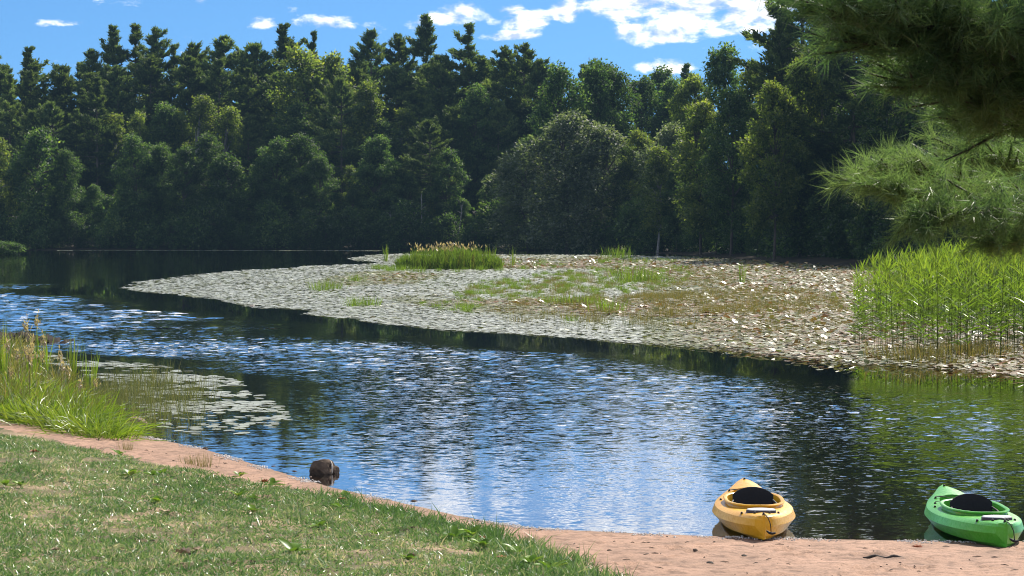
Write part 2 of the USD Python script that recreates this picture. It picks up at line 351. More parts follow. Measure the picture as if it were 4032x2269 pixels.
def ground_mats():
    # sand: reddish, finer and paler at the water's edge, dark specks
    n = {'g': ('geometry', {}), 'n1': ('noise_texture', {'scale': 1.3, 'detail': 5.0}), 'n2': ('noise_texture', {'scale': 55.0, 'detail': 3.0, 'roughness': .7}),
         'n3': ('noise_texture', {'scale': 9.0, 'detail': 4.0, 'roughness': .65}), 'v': ('voronoi_texture', {'scale': 16.0}),
         'r1': ('rgb_ramp', {'ramp': [(.3, (.20, .118, .078)), (.7, (.30, .178, .120))]}),
         'r2': ('rgb_ramp', {'ramp': [(.30, (.35, .32, .30)), (.46, (.95, .95, .95)), (.60, (1.0, 1.0, 1.0)), (.72, (1.45, 1.45, 1.45))]}),
         'r3': ('rgb_ramp', {'ramp': [(.36, (.36, .32, .30)), (.50, (1, 1, 1)), (.66, (1.15, 1.15, 1.15))]}),
         'c1': ('mix_color', {'blend_type': 'multiply', 'fac': .8, 'use_clamp': False}), 'c2': ('mix_color', {'blend_type': 'multiply', 'fac': .7, 'use_clamp': False}),
         'ad': ('math', {'math_type': 'multiply_add', 'value2': .35}), 'bp': ('bump', {'strength': .8, 'distance': .02}),
         'dp': ('attribute', {'attribute': 'depth'}), 'wet': ('mix_color', {'blend_type': 'mix', 'b': (.085, .055, .030)}),
         'p': ('principled_bsdf', {'roughness': .9, 'specular_ior_level': .25})}
    l = [('g.position', 'n1.vector'), ('g.position', 'n2.vector'), ('g.position', 'n3.vector'), ('n1.fac', 'r1.fac'), ('n2.fac', 'r2.fac'), ('n3.fac', 'r3.fac'),
         ('r1.color', 'c1.a'), ('r2.color', 'c1.b'), ('c1.result', 'c2.a'), ('r3.color', 'c2.b'), ('c2.result', 'wet.a'), ('dp.fac', 'wet.fac'), ('wet.result', 'p.base_color'),
         ('n2.fac', 'ad.value1'), ('n3.fac', 'ad.value3'), ('ad.value', 'bp.height'), ('bp.normal', 'p.normal')]
    mat('sand', n, l)
    n = {'g': ('geometry', {}), 'n1': ('noise_texture', {'scale': 1.6, 'detail': 5.0}), 'n2': ('noise_texture', {'scale': 40.0, 'detail': 4.0, 'roughness': .7}),
         'r1': ('rgb_ramp', {'ramp': [(.35, (.075, .075, .035)), (.5, (.15, .12, .07)), (.68, (.34, .25, .165))]}),
         'r2': ('rgb_ramp', {'ramp': [(.3, (.45, .45, .4)), (.6, (1.1, 1.1, 1.1))]}),
         'c1': ('mix_color', {'blend_type': 'multiply', 'fac': .9, 'use_clamp': False}), 'bp': ('bump', {'strength': .7, 'distance': .03}),
         'p': ('principled_bsdf', {'roughness': .95, 'specular_ior_level': .15})}
    l = [('g.position', 'n1.vector'), ('g.position', 'n2.vector'), ('n1.fac', 'r1.fac'), ('n2.fac', 'r2.fac'), ('r1.color', 'c1.a'), ('r2.color', 'c1.b'), ('c1.result', 'p.base_color'),
         ('n2.fac', 'bp.height'), ('bp.normal', 'p.normal')]
    mat('lawn_soil', n, l)
ground_mats()

def water_mat():
    n = {'g': ('geometry', {}), 'amp': ('attribute', {'attribute': 'ripple'}),
         'm1': ('vector_math', {'math_type': 'multiply', 'vector2': (9.0, 20.0, 1.0)}), 'n1': ('noise_texture', {'scale': 1.0, 'detail': 3.0, 'roughness': .55}),
         'm2': ('vector_math', {'math_type': 'multiply', 'vector2': (3.5, 7.5, 1.0)}), 'n2': ('noise_texture', {'scale': 1.0, 'detail': 2.0}),
         's1': ('vector_math', {'math_type': 'subtract', 'vector2': (.5, .5, .5)}), 's2': ('vector_math', {'math_type': 'subtract', 'vector2': (.5, .5, .5)}),
         'w2': ('vector_math', {'math_type': 'scale', 'scale': .55}), 'ad': ('vector_math', {'math_type': 'add'}),
         'fl': ('vector_math', {'math_type': 'multiply', 'vector2': (.75, 1.0, 0.0)}),
         'sc': ('vector_math', {'math_type': 'scale'}), 'up': ('vector_math', {'math_type': 'add', 'vector2': (0, 0, 1)}), 'nm': ('vector_math', {'math_type': 'normalize'}),
         'dt': ('vector_math', {'math_type': 'dot_product'}), 'cl': ('math', {'math_type': 'maximum', 'value2': 0.02}), 'iv': ('math', {'math_type': 'subtract', 'value1': 1.0}),
         'pw': ('math', {'math_type': 'power', 'value2': 3.0}), 'fr': ('math', {'math_type': 'multiply_add', 'value2': .98, 'value3': .02}),
         'gl': ('glossy_bsdf', {'color': (1, 1, 1), 'roughness': .015}), 'tr': ('transparent_bsdf', {'color': (.86, .74, .56)}), 'o': ('mix_closure', {})}
    l = [('g.position', 'm1.vector1'), ('m1.vector', 'n1.vector'), ('g.position', 'm2.vector1'), ('m2.vector', 'n2.vector'), ('n1.color', 's1.vector1'), ('n2.color', 's2.vector1'),
         ('s2.vector', 'w2.vector1'), ('s1.vector', 'ad.vector1'), ('w2.vector', 'ad.vector2'), ('ad.vector', 'fl.vector1'), ('fl.vector', 'sc.vector1'), ('amp.fac', 'sc.scale'),
         ('sc.vector', 'up.vector1'), ('up.vector', 'nm.vector1'), ('nm.vector', 'gl.normal'), ('nm.vector', 'dt.vector1'), ('g.incoming', 'dt.vector2'),
         ('dt.value', 'cl.value1'), ('cl.value', 'iv.value2'), ('iv.value', 'pw.value1'), ('pw.value', 'fr.value1'), ('fr.value', 'o.fac'),
         ('tr.BSDF', 'o.closure1'), ('gl.BSDF', 'o.closure2')]
    mat('water', n, l, 'o.closure')
water_mat()

# ------------------------------------------------------------------ the lake's outline and the ground's height
W2 = lambda *q: [tuple(P(*a)[:2]) for a in q]
near = [(60, 26), (20, 22), (8, 21.6)] + W2((4032, 2131), (3600, 2130), (3200, 2122), (2800, 2111), (2450, 2098), (2080, 2078), (1800, 2030), (1560, 1975), (1300, 1918), (1000, 1828), (800, 1768), (560, 1716))
left = [(-6.9, 36), (-8.8, 44), (-10.6, 51), (-12, 56), (-14, 58.5), (-18, 60), (-40, 62), (-120, 70)]
spit = [(-140, 200), (-75, 221), (-52, 223.5), (-48.0, 226.5), (-52, 230), (-80, 233), (-140, 240)]
far = [(-130, 262), (-60, 268), (-20, 270), (-6, 268), (6, 262), (14, 244), (16.5, 226), (19, 205), (21, 186), (25, 165), (40, 140), (46, 110), (40, 75), (30, 50), (45, 40)]
LAKE = Polygon(near + left + spit + far).buffer(0)
EDGE = LAKE.boundary
def shore(x, y):
    x, y = np.asarray(x, float), np.asarray(y, float)
    d = shapely.distance(shapely.points(x, y), EDGE)
    return np.where(shapely.contains_xy(LAKE, x, y), -d, d)
def height(x, y):
    s = shore(x, y); x, y = np.asarray(x, float), np.asarray(y, float)
    land = np.where(s < 25, .068 * s, 1.7 + .05 * (s - 25)); land = np.minimum(land, 14)
    land = land + np.clip(s / 4, 0, 1) * .10 * (fbm(x, y, .35, 5) - .5)
    land = land + np.where(y < 45, np.clip(s / .3, 0, 1) * .022 * (fbm(x, y, 3.1, 9) - .5), 0)
    bed = np.maximum(.085 * s, -.55 + .02 * (s + 6.5)); bed = np.maximum(bed, -2.0)
    return np.where(s > 0, land, bed)
def hit(px, py):
    d = ray(px, py); t = np.linspace(8, 80, 1441); p = np.array([0, 0, EYE]) + t[:, None] * d
    g = p[:, 2] - np.maximum(height(p[:, 0], p[:, 1]), 0.0)
    k = np.argmax(g < 0) if (g < 0).any() else len(g) - 1
    q = p[k - 1] + (p[k] - p[k - 1]) * g[k - 1] / (g[k - 1] - g[k] + 1e-9)
    return q

lawn_px = [(-420, 1630), (-150, 1660), (0, 1684), (200, 1730), (420, 1788), (700, 1840), (900, 1880), (1100, 1915), (1400, 1972), (1700, 2040), (1900, 2085), (2100, 2150), (2250, 2212), (2400, 2292), (2480, 2345)]
lawn_edge = [hit(*q)[:2] for q in lawn_px]
LAWN = Polygon([tuple(q) for q in lawn_edge] + [(1.6, 13), (1.9, 9), (-9, 9)]).buffer(0)

# ground: one sheet out to the horizon; fine sheets for beach and lawn lie on it
def lines(*seg): return np.unique(np.concatenate([np.arange(a, b, s) for a, b, s in seg]).round(4))
gx = lines((-500, -200, 50), (-200, -60, 6), (-60, 60, 1.5), (60, 200, 6), (200, 501, 50))
gy = lines((-200, -20, 20), (-20, 80, 1.5), (80, 360, 4), (360, 701, 20))
X, Y = np.meshgrid(gx, gy, indexing='ij')
Z = height(X.ravel(), Y.ravel())
inbox = np.clip(np.minimum.reduce([X.ravel() + 12.5, 10.5 - X.ravel(), Y.ravel() - 8.5, 34.5 - Y.ravel()]) / .8, 0, 1)
Z = Z - .08 * inbox - .02
def grid_faces(nx, ny):
    i, j = np.meshgrid(np.arange(nx - 1), np.arange(ny - 1), indexing='ij')
    return np.stack([i * ny + j, (i + 1) * ny + j, (i + 1) * ny + j + 1, i * ny + j + 1], -1).reshape(-1, 4)
g = MB().add(np.stack([X.ravel(), Y.ravel(), Z], 1), grid_faces(len(gx), len(gy)))
tag(put('ground', g, 'forest_soil', smooth=True), 'dark soil under the trees and the bed of the lake', 'ground', kind='structure')

fx, fy = np.arange(-13, 11.01, .075), np.arange(8, 35.01, .075)
X, Y = np.meshgrid(fx, fy, indexing='ij'); xr, yr = X.ravel(), Y.ravel()
S = shore(xr, yr); Z = height(xr, yr)
R = rng(3)
onsand = np.clip((S - .15) / .5, 0, 1)
for k in range(420):   # shallow footprints and hollows in the sand
    cx, cy = R.uniform(-4, 7), R.uniform(15, 27); a, b = R.uniform(.07, .16), R.uniform(.05, .09)
    th = R.uniform(0, PI); m = (np.abs(xr - cx) < .5) & (np.abs(yr - cy) < .5)
    dx, dy = xr[m] - cx, yr[m] - cy; u, w = dx * math.cos(th) + dy * math.sin(th), -dx * math.sin(th) + dy * math.cos(th)
    q = (u / a) ** 2 + (w / b) ** 2
    Z[m] += onsand[m] * (-.036 * np.exp(-q) + .018 * np.exp(-(np.sqrt(q) - 1.5) ** 2 * 4))
Z += np.where(S > 0, np.minimum(S / .4, 1), 0) * .026 * (fbm(xr, yr, 7, 21) - .5)
depth = np.maximum(np.clip((-S - .4) / 5.0, 0, 1) ** .8, .28 * np.exp(-((S - .02) / .16) ** 2))
F4 = grid_faces(len(fx), len(fy)); c = np.stack([xr[F4].mean(1), yr[F4].mean(1)], 1)
inl = shapely.contains_xy(LAWN, c[:, 0], c[:, 1]); keep = S[F4].min(1) > -9
def sub(faces):
    u, inv = np.unique(faces, return_inverse=True)
    return u, inv.reshape(faces.shape)
u, f = sub(F4[~inl & keep])
tag(put('beach', MB().add(np.stack([xr, yr, Z], 1)[u], f), 'sand', smooth=True, extra={'depth': depth[u]}), 'reddish sand beach running along the near waterline', 'beach', kind='structure')
u, f = sub(F4[inl & keep])
tag(put('lawn', MB().add(np.stack([xr, yr, Z], 1)[u], f), 'lawn_soil', smooth=True), 'dry sloping lawn ground under the grass in the left foreground', 'lawn', kind='structure')
def sand_z(x, y):
    i = np.clip(np.round((np.asarray(x) + 13) / .075).astype(int), 0, len(fx) - 1); j = np.clip(np.round((np.asarray(y) - 8) / .075).astype(int), 0, len(fy) - 1)
    return Z.reshape(len(fx), len(fy))[i, j]

# ------------------------------------------------------------------ haze: sunlit air over the lake
MAT['haze'] = usdkit.material(stage, '/World/Looks/haze', {'v': ('principled_volume', {'color': (.42, .72, 1.0), 'density': HAZE, 'anisotropy': 0.0})}, [], volume='v.volume')
hb = trimesh.creation.box(bounds=[[-520, -120, -4], [520, 720, 46]])
tag(put('haze', (hb.vertices, hb.faces), 'haze'), 'thin blue summer haze in the air over the lake', 'haze', kind='stuff')

# ------------------------------------------------------------------ lily fields (outline first: they calm the water)
lily_px = [(430, 1133), (700, 1165), (850, 1180), (1000, 1212), (1150, 1232), (1350, 1255), (1500, 1275), (1750, 1302), (2016, 1318), (2250, 1330), (2450, 1350), (2700, 1368), (2900, 1385), (3050, 1405), (3300, 1436), (3700, 1458), (4200, 1500),
           (4400, 1100), (3700, 1075), (3300, 1050), (2700, 1012), (2300, 1004), (1990, 1003), (1560, 1000), (1430, 1006), (1370, 1018), (1400, 1028), (1500, 1036), (1250, 1045), (1100, 1056), (900, 1068), (700, 1090), (520, 1112)]
LILY = Polygon(W2(*lily_px)).buffer(0).intersection(LAKE.buffer(-.3))
LILY = max(getattr(LILY, 'geoms', [LILY]), key=lambda q: q.area)
lily2_px = [(395, 1420), (560, 1432), (700, 1450), (860, 1480), (930, 1500), (1010, 1540), (1090, 1575), (1130, 1610), (1140, 1650), (1090, 1690), (1010, 1715), (820, 1722), (640, 1712), (560, 1690), (500, 1640), (440, 1560), (400, 1500), (250, 1440), (0, 1420), (-200, 1400), (-200, 1385), (200, 1398)]
LILY2 = Polygon(W2(*lily2_px)).buffer(0).intersection(LAKE)

# ------------------------------------------------------------------ water
def sst(a, b, x): t = np.clip((x - a) / (b - a), 0, 1); return t * t * (3 - 2 * t)
def ripple(xr, yr):
    pts = shapely.points(xr, yr)
    dl = shapely.distance(pts, LILY) + 4 * (fbm(xr, yr, .16, 31) - .5) * np.clip(yr / 50, .5, 2)
    d2 = shapely.distance(pts, LILY2) + 2.2 * (fbm(xr, yr, .4, 32) - .5)
    amp = sst(2.5, 6.5, dl)                                                 # sheltered water along the lily pads
    amp *= .08 + .92 * sst(118, 108, yr + 10 * (fbm(xr, yr, .05, 33) - .5))   # calm in the lee of the far trees
    amp *= .22 + .78 * sst(.3, 1.7, d2)
    gust = fbm(xr * .45, yr, .11, 34)
    amp *= .72 + .55 * sst(.40, .62, gust) + .75 * sst(2.0, 5.0, xr) * sst(44, 36, yr) * sst(23, 26, yr)
    amp *= .55 + .45 * sst(.15, 2.0, -shore(xr, yr))
    return amp + .012
def wave(xr, yr, lam0, lam1):
    """Height of wind ripples: many small waves, mostly running towards the beach."""
    r = rng(35); z = np.zeros_like(xr); warp = 1.6 * fbm(xr, yr, .6, 36, 1)
    for k in range(44):
        lam = lam0 * ((lam1 / lam0) ** r.random()); th = r.normal(-PI / 2 + .12, .72); kk = 2 * PI / lam
        z += .0175 / kk * np.sin(kk * (math.cos(th) * xr + math.sin(th) * yr) + r.uniform(0, 2 * PI) + warp)
    return z
from scipy.interpolate import RegularGridInterpolator
def wave_block(x0, x1, y0, y1, dx, dy, lam0, lam1):
    ax_, ay_ = np.arange(x0, x1 + .001, dx), np.linspace(y0, y1, int(round((y1 - y0) / dy)) + 1)
    bx, by = np.linspace(x0, x1, int((x1 - x0) / .5) + 2), np.linspace(y0, y1, int((y1 - y0) / .5) + 2)
    cx_, cy_ = np.meshgrid(bx, by, indexing='ij')
    ai = RegularGridInterpolator((bx, by), ripple(cx_.ravel(), cy_.ravel()).reshape(cx_.shape), bounds_error=False, fill_value=None)
    X, Y = np.meshgrid(ax_, ay_, indexing='ij'); xr, yr = X.ravel(), Y.ravel()
    a = np.clip(ai(np.stack([xr, yr], 1)), 0, 2) * (.36 + .18 * sst(25, 34, yr) + .30 * sst(36, 58, yr))
    side = np.clip(np.minimum(xr - x0, ax_[-1] - xr) / 1.0, 0, 1)
    return np.stack([xr, yr, wave(xr, yr, lam0, lam1) * a * side], 1), grid_faces(len(ax_), len(ay_)), a * .30
Wm, rip = MB(), []
BLOCKS = [(-9.0, 10.0, 19.0, 38.0, .075, .036, .13, .44), (-15.5, 16.0, 38.0, 66.0, .12, .058, .20, .62), (-27.0, 22.0, 66.0, 114.0, .24, .115, .45, 1.3)]
for bl in BLOCKS:
    v, f, a = wave_block(*bl); Wm.add(v, f); rip.append(a)
wx = lines((-170, -40, 3), (-40, -15.5, .5), (-15.5, 16, .5), (16, 40, .5), (40, 100, 3)); wy = lines((16, 66, .5), (66, 114, 1.0), (114, 140, 2), (140, 290, 3))
X, Y = np.meshgrid(wx, wy, indexing='ij'); f4 = grid_faces(len(wx), len(wy)); xr, yr = X.ravel(), Y.ravel()
cxm, cym = xr[f4].mean(1), yr[f4].mean(1); out = np.ones(len(f4), bool)
for x0, x1, y0, y1, *_ in BLOCKS: out &= ~((cxm > x0 + .05) & (cxm < x1 - .05) & (cym > y0) & (cym < y1))
u, f4 = sub(f4[out])
Wm.add(np.stack([xr[u], yr[u], np.full(len(u), -.003)], 1), f4); rip.append(np.clip(ripple(xr[u], yr[u]), 0, 2) * (.35 + .6 * sst(58, 66, yr[u])))
tag(put('water', Wm, 'water', smooth=True, extra={'ripple': np.concatenate(rip)}), 'rippled lake water mirroring sky and dark trees', 'lake', kind='structure')

# ------------------------------------------------------------------ tree sources
def lean_dir(az, up): return np.stack([np.cos(az) * np.cos(up), np.sin(az) * np.cos(up), np.sin(up)], -1)

def make_pine(name, H, seed, wide=1.0, low=0.12, ragged=1.0, lead=1):
    r = rng(seed); src = source(name)
    n = 14; zt = np.linspace(0, H, n); bend = np.cumsum(r.normal(0, .05, (n, 2)), 0) * .6
    axis = np.column_stack([bend, zt])
    rad = np.interp(zt, [0, .1 * H, .6 * H, H], [.34, .26, .15, .03])
    tk = MB(); tk.add(*tube(axis, rad, 7)); br = MB(); fo = MB()
    ax = lambda z: np.array([np.interp(z, zt, axis[:, 0]), np.interp(z, zt, axis[:, 1]), z])
    z = low * H; C, D, S_, L_, T_ = [], [], [], [], []
    lopside = r.uniform(0, 2 * PI)
    while z < H * .995:
        u = z / H
        prof = np.interp(u, [0, .12, .3, .5, .7, .8, .9, .96, 1], [4.0, 5.0, 5.3, 4.9, 3.9, 3.0, 1.8, .9, .25]) * wide
        for k in range(int(r.integers(3, 7)) if u < .9 else 4):
            az = r.uniform(0, 2 * PI)
            Lb = prof * r.uniform(1 - .55 * ragged, 1 + .22 * ragged) * (1 + .22 * math.cos(az - lopside))
            if r.random() < .10 * ragged: Lb *= .35
            pitch = np.interp(u, [0, .4, .75, 1], [-.12, .02, .25, .70]) + r.normal(0, .10)
            p0 = ax(z); s = np.linspace(0, 1, 6)
            dirh = np.array([math.cos(az), math.sin(az), 0])
            q = p0 + dirh * (s * Lb * math.cos(pitch))[:, None]; q[:, 2] += s * Lb * math.sin(pitch) + .16 * Lb * s ** 3 - .06 * Lb * np.sin(s * PI)
            br.add(*tube(q, np.linspace(.05 + .012 * Lb, .012, 6), 4, cap=False))
            m = int(12 + Lb * 14)
            t = r.uniform(.28 if u < .85 else .1, 1.0, m) ** .8
            base = np.stack([np.interp(t, s, q[:, i]) for i in range(3)], 1)
            lat = np.cross(dirh, [0, 0, 1.0]); off = r.normal(0, 1, m) * .24 * Lb * np.sin(np.clip(t, .1, .95) * PI) ** .6 * .75
            base = base + lat * off[:, None] - dirh * (np.abs(off) * .35)[:, None]
            base[:, 2] += r.normal(.05, .07, m)
            kk = 4
            B = np.repeat(base, kk, 0) + r.normal(0, .12, (m * kk, 3))
            aa = az + np.repeat(np.sign(off) * np.minimum(np.abs(off), .9) * -.7, kk) + r.normal(0, .75, m * kk)
            ee = r.normal(.28 + .5 * u, .34, m * kk)
            C.append(B); D.append(lean_dir(aa, ee)); L_.append(r.uniform(.30, .56, m * kk))
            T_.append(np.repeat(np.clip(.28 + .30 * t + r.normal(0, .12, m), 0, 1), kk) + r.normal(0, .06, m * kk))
        z += r.uniform(.75, 1.25) * (1 if u < .8 else .75)
    C, D, L_, T_ = np.vstack(C), np.vstack(D), np.concatenate(L_), np.clip(np.concatenate(T_), 0, 1)
    side = unit(np.cross(D, r.normal(0, 1, D.shape)))
    fo.add(*needles(C, D, side, L_, .20 * np.ones(len(L_)), T_))
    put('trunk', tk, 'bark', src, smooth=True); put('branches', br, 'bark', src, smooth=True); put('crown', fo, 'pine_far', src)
    return src

def make_broad(name, H, seed, material, R_=4.0, low=.25, lobes=18, per=420, leaf=.30, spire=0.0, bark='bark'):
    r = rng(seed); src = source(name)
    tk, br, fo = MB(), MB(), MB()
    top = np.array([r.normal(0, .4), r.normal(0, .4), H * .8])
    s = np.linspace(0, 1, 8)[:, None]; ax = s * top + np.sin(s * PI) * r.normal(0, .25, 3) * [1, 1, 0]
    tk.add(*tube(ax, np.linspace(.009 * H, .03, 8), 7))
    C, D, S_, L_, T_ = [], [], [], [], []
    for k in range(lobes):
        u = (k + .5) / lobes; zc = H * (low + (1 - low) * (u ** .9) * .93)
        rr = R_ * math.sqrt(max(.05, math.sin(PI * min(1, (.18 + .82 * (1 - u)) ** (1 + spire))))) if u > .15 else R_ * .75
        rr *= (1 - .75 * u ** 3)
        az = k * 2.4 + r.normal(0, .5); off = rr * r.uniform(.40, .85)
        cen = np.array([math.cos(az) * off, math.sin(az) * off, zc])
        rad = np.array([1, 1, r.uniform(.55, .9)]) * R_ * r.uniform(.22, .42) * (1 - .35 * u)
        st = ax[min(7, int(2 + u * 5))]; q = np.stack([st + (cen - st) * t + np.array([0, 0, .3 * math.sin(t * PI)]) for t in (0, .35, .7, 1)])
        br.add(*tube(q, [.012 * H * .55, .07, .05, .02], 4, cap=False))
        m = int(per * r.uniform(.8, 1.2)); sub_ = 6; g_ = m // sub_
        dirs = unit(r.normal(0, 1, (g_, 3)) + [0, 0, .25])
        pos = cen + dirs * rad * (r.uniform(.55, 1.08, g_) ** .7)[:, None] * (1 + .18 * r.normal(0, 1, g_))[:, None]
        pos = np.repeat(pos, sub_, 0) + r.normal(0, .22, (g_ * sub_, 3)); dd = np.repeat(dirs, sub_, 0)
        out = unit(dd + r.normal(0, .75, dd.shape) + [0, 0, -.1])
        nn = unit(dd + [0, 0, .35] + r.normal(0, .6, dd.shape))
        C.append(pos); D.append(out); S_.append(unit(np.cross(nn, out))); L_.append(leaf * r.uniform(.75, 1.35, g_ * sub_))
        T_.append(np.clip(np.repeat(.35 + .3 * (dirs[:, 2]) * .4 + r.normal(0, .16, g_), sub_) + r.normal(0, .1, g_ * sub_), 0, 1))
    C, D, S_, L_, T_ = np.vstack(C), np.vstack(D), np.vstack(S_), np.concatenate(L_), np.concatenate(T_)
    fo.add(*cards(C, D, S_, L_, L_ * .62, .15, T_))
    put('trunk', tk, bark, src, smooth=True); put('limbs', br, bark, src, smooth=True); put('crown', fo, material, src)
    return src

PINES = [make_pine('pine_a', 27, 101), make_pine('pine_b', 26, 102, .85, .10, 1.2), make_pine('pine_c', 25, 103, 1.1, .14, .9), make_pine('pine_d', 27, 104, .75, .3, 1.4), make_pine('pine_e', 24, 105, 1.0, .06, .8)]
PH = [27, 26, 25, 27, 24]
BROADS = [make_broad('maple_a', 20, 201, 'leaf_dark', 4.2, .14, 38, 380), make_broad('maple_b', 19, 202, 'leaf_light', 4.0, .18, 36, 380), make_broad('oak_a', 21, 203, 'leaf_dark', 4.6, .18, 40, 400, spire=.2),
          make_broad('birch_a', 17, 204, 'leaf_light', 2.8, .20, 32, 300, .24, .4, 'bark_pale'), make_broad('willow_a', 13, 205, 'leaf_silver', 4.6, .05, 40, 380, .26), make_broad('alder_a', 11, 206, 'leaf_dark', 3.2, .03, 32, 320, .26)]
BH = [20, 19, 21, 17, 13, 11]
BRUSH = [make_broad('brush_a', 3.6, 301, 'leaf_dark', 2.4, .02, 13, 330, .22), make_broad('brush_b', 2.8, 302, 'leaf_dark', 2.2, .02, 11, 300, .22)]

def ground_z(x, y): return float(max(height(np.array([x]), np.array([y]))[0], -.05))
R = rng(11)
_ONES = 'first second third fourth fifth sixth seventh eighth ninth'.split()
ORD = ['first', 'second', 'third', 'fourth', 'fifth', 'sixth', 'seventh', 'eighth', 'ninth', 'tenth', 'eleventh', 'twelfth', 'thirteenth', 'fourteenth', 'fifteenth', 'sixteenth', 'seventeenth', 'eighteenth', 'nineteenth', 'twentieth', 'twenty-first', 'twenty-second', 'twenty-third', 'twenty-fourth'] + [f'twenty-{q}' for q in _ONES[4:]] + ['thirtieth'] + [f'thirty-{q}' for q in _ONES] + ['fortieth'] + [f'forty-{q}' for q in _ONES]

def tree(kind, var, px_, ytop, d, name, label, group, wide=1.0, rz=None):
    hs, lib = (PH, PINES) if kind == 'p' else (BH, BROADS)
    top = at(px_, ytop, d); zb = ground_z(top[0], d)
    s = (top[2] - zb) / (hs[var] * (1.0 if kind == 'p' else 1.0))
    w = s * wide if s < 1.15 else (s * .5 + .55) * wide
    return copy(lib[var], name, label, 'tree', (top[0], d, zb - .1), R.uniform(0, 2 * PI) if rz is None else rz, (w, w, s), group)

# skyline pines, left to right (px, top py, distance, variant, width)
sky_pines = [(-30, 215, 306, 0, 1.), (115, 190, 308, 1, 1.), (238, 255, 304, 2, 1), (360, 200, 310, 4, .9), (448, 106, 312, 1, .85), (526, 104, 314, 3, 1.), (620, 110, 310, 0, .95), (680, 185, 308, 3, .9), (760, 168, 316, 2, .9), (880, 150, 310, 4, 1.1), (1010, 170, 308, 2, 1.1),
             (1117, 100, 312, 1, 1.), (1238, 132, 318, 3, .7), (1462, 118, 308, 0, 1.0), (1568, 142, 312, 4, .85), (1672, 64, 308, 1, .95), (1850, 102, 304, 3, 1.1), (1740, 215, 300, 2, .9), (1985, 190, 300, 4, 1.), (2062, 172, 298, 0, 1.0), (2130, 232, 294, 2, .9)]
for i, (a, b, d, v, w) in enumerate(sky_pines):
    w *= 1.18
    look = {448: 'tall dark pine with two upright leaders standing above its neighbours on the left', 1672: 'tallest pine of the far shore with an open ragged top', 1850: 'narrow dark pine spire just right of the tallest pine', 1238: 'thin bare-topped pine poking up behind the pale yellow-green maple'}.get(a)
    tree('p', v, a, b, d, 'pine_tree', look or f'dark green pine on the far shore skyline, {ORD[i]} pine top from the left', 'pines on the far shore skyline', w)
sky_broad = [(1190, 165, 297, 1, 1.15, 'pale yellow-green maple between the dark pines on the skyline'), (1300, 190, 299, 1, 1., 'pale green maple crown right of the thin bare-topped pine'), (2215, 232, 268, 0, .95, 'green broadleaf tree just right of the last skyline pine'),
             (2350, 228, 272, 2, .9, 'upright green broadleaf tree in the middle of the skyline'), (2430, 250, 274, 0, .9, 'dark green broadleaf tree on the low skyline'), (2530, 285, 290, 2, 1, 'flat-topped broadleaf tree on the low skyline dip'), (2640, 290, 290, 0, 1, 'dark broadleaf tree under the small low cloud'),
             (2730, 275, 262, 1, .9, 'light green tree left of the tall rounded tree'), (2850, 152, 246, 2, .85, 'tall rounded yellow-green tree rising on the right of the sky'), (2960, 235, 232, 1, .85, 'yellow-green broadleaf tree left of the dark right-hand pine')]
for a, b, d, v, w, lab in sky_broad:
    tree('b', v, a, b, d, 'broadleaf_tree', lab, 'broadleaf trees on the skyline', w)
# the lit bank of crowns in the middle and right
for k in range(17):
    a = 20 + k * 118 + R.uniform(-28, 28)
    if 1150 < a < 1330: continue
    tree('p', int(R.integers(0, 5)), a, R.uniform(222, 285), R.uniform(300, 306), 'pine_tree', f'pine with its top just under the far skyline, {ORD[k]} from the left', 'pines just under the far skyline', R.uniform(1.1, 1.35))
mid = [(2080, 545, 262, 'b', 4, 1.2, 'silvery low tree at the left foot of the big round crown'), (2230, 425, 256, 'b', 4, 1.35, 'big round silvery-green tree at the water in the middle of the far shore'), (2370, 470, 254, 'b', 4, 1.2, 'silvery-green tree leaning against the big round crown'), (2520, 500, 250, 'b', 1, 1., 'light green tree right of the big silvery crown'),
       (2640, 470, 246, 'b', 4, 1.0, 'pale silver-leaved tree below the low skyline'), (2590, 560, 240, 'b', 3, 1.3, 'slender yellow-green birch leaning over the lily pads'), (2760, 380, 222, 'b', 1, 1.1, 'sunlit yellow-green maple below the tall rounded tree'), (2880, 330, 212, 'b', 2, 1., 'dark oak right of the sunlit maple'),
       (1690, 470, 277, 'p', 2, 1.15, 'broad pine with layered boughs at the middle of the far waterline'), (1480, 590, 275, 'b', 5, 1.05, 'bluish-green soft-crowned tree at the far waterline'), (1380, 640, 276, 'b', 3, 1.1, 'pale small tree left of the bluish-green tree'), (900, 640, 275, 'b', 5, 1.2, 'rounded low tree overhanging the left half of the far waterline'),
       (3050, 300, 190, 'b', 1, .95, 'sunlit yellow-green tree in front of the dark right-hand pine'), (3150, 210, 194, 'b', 1, .8, 'sunlit high crown beside the dark right-hand pine'), (3085, 60, 228, 'p', 0, 1.1, 'dark pine at the right edge of the sky'), (3165, -330, 224, 'p', 1, 1.05, 'very tall dark pine cut by the top of the picture'), (3270, -240, 226, 'p', 2, 1.0, 'second very tall dark pine, right of the first one')]
for a, b, d, k, v, w, lab in mid:
    tree(k, v, a, b, d, 'pine_tree' if k == 'p' else 'broadleaf_tree', lab, None, w)
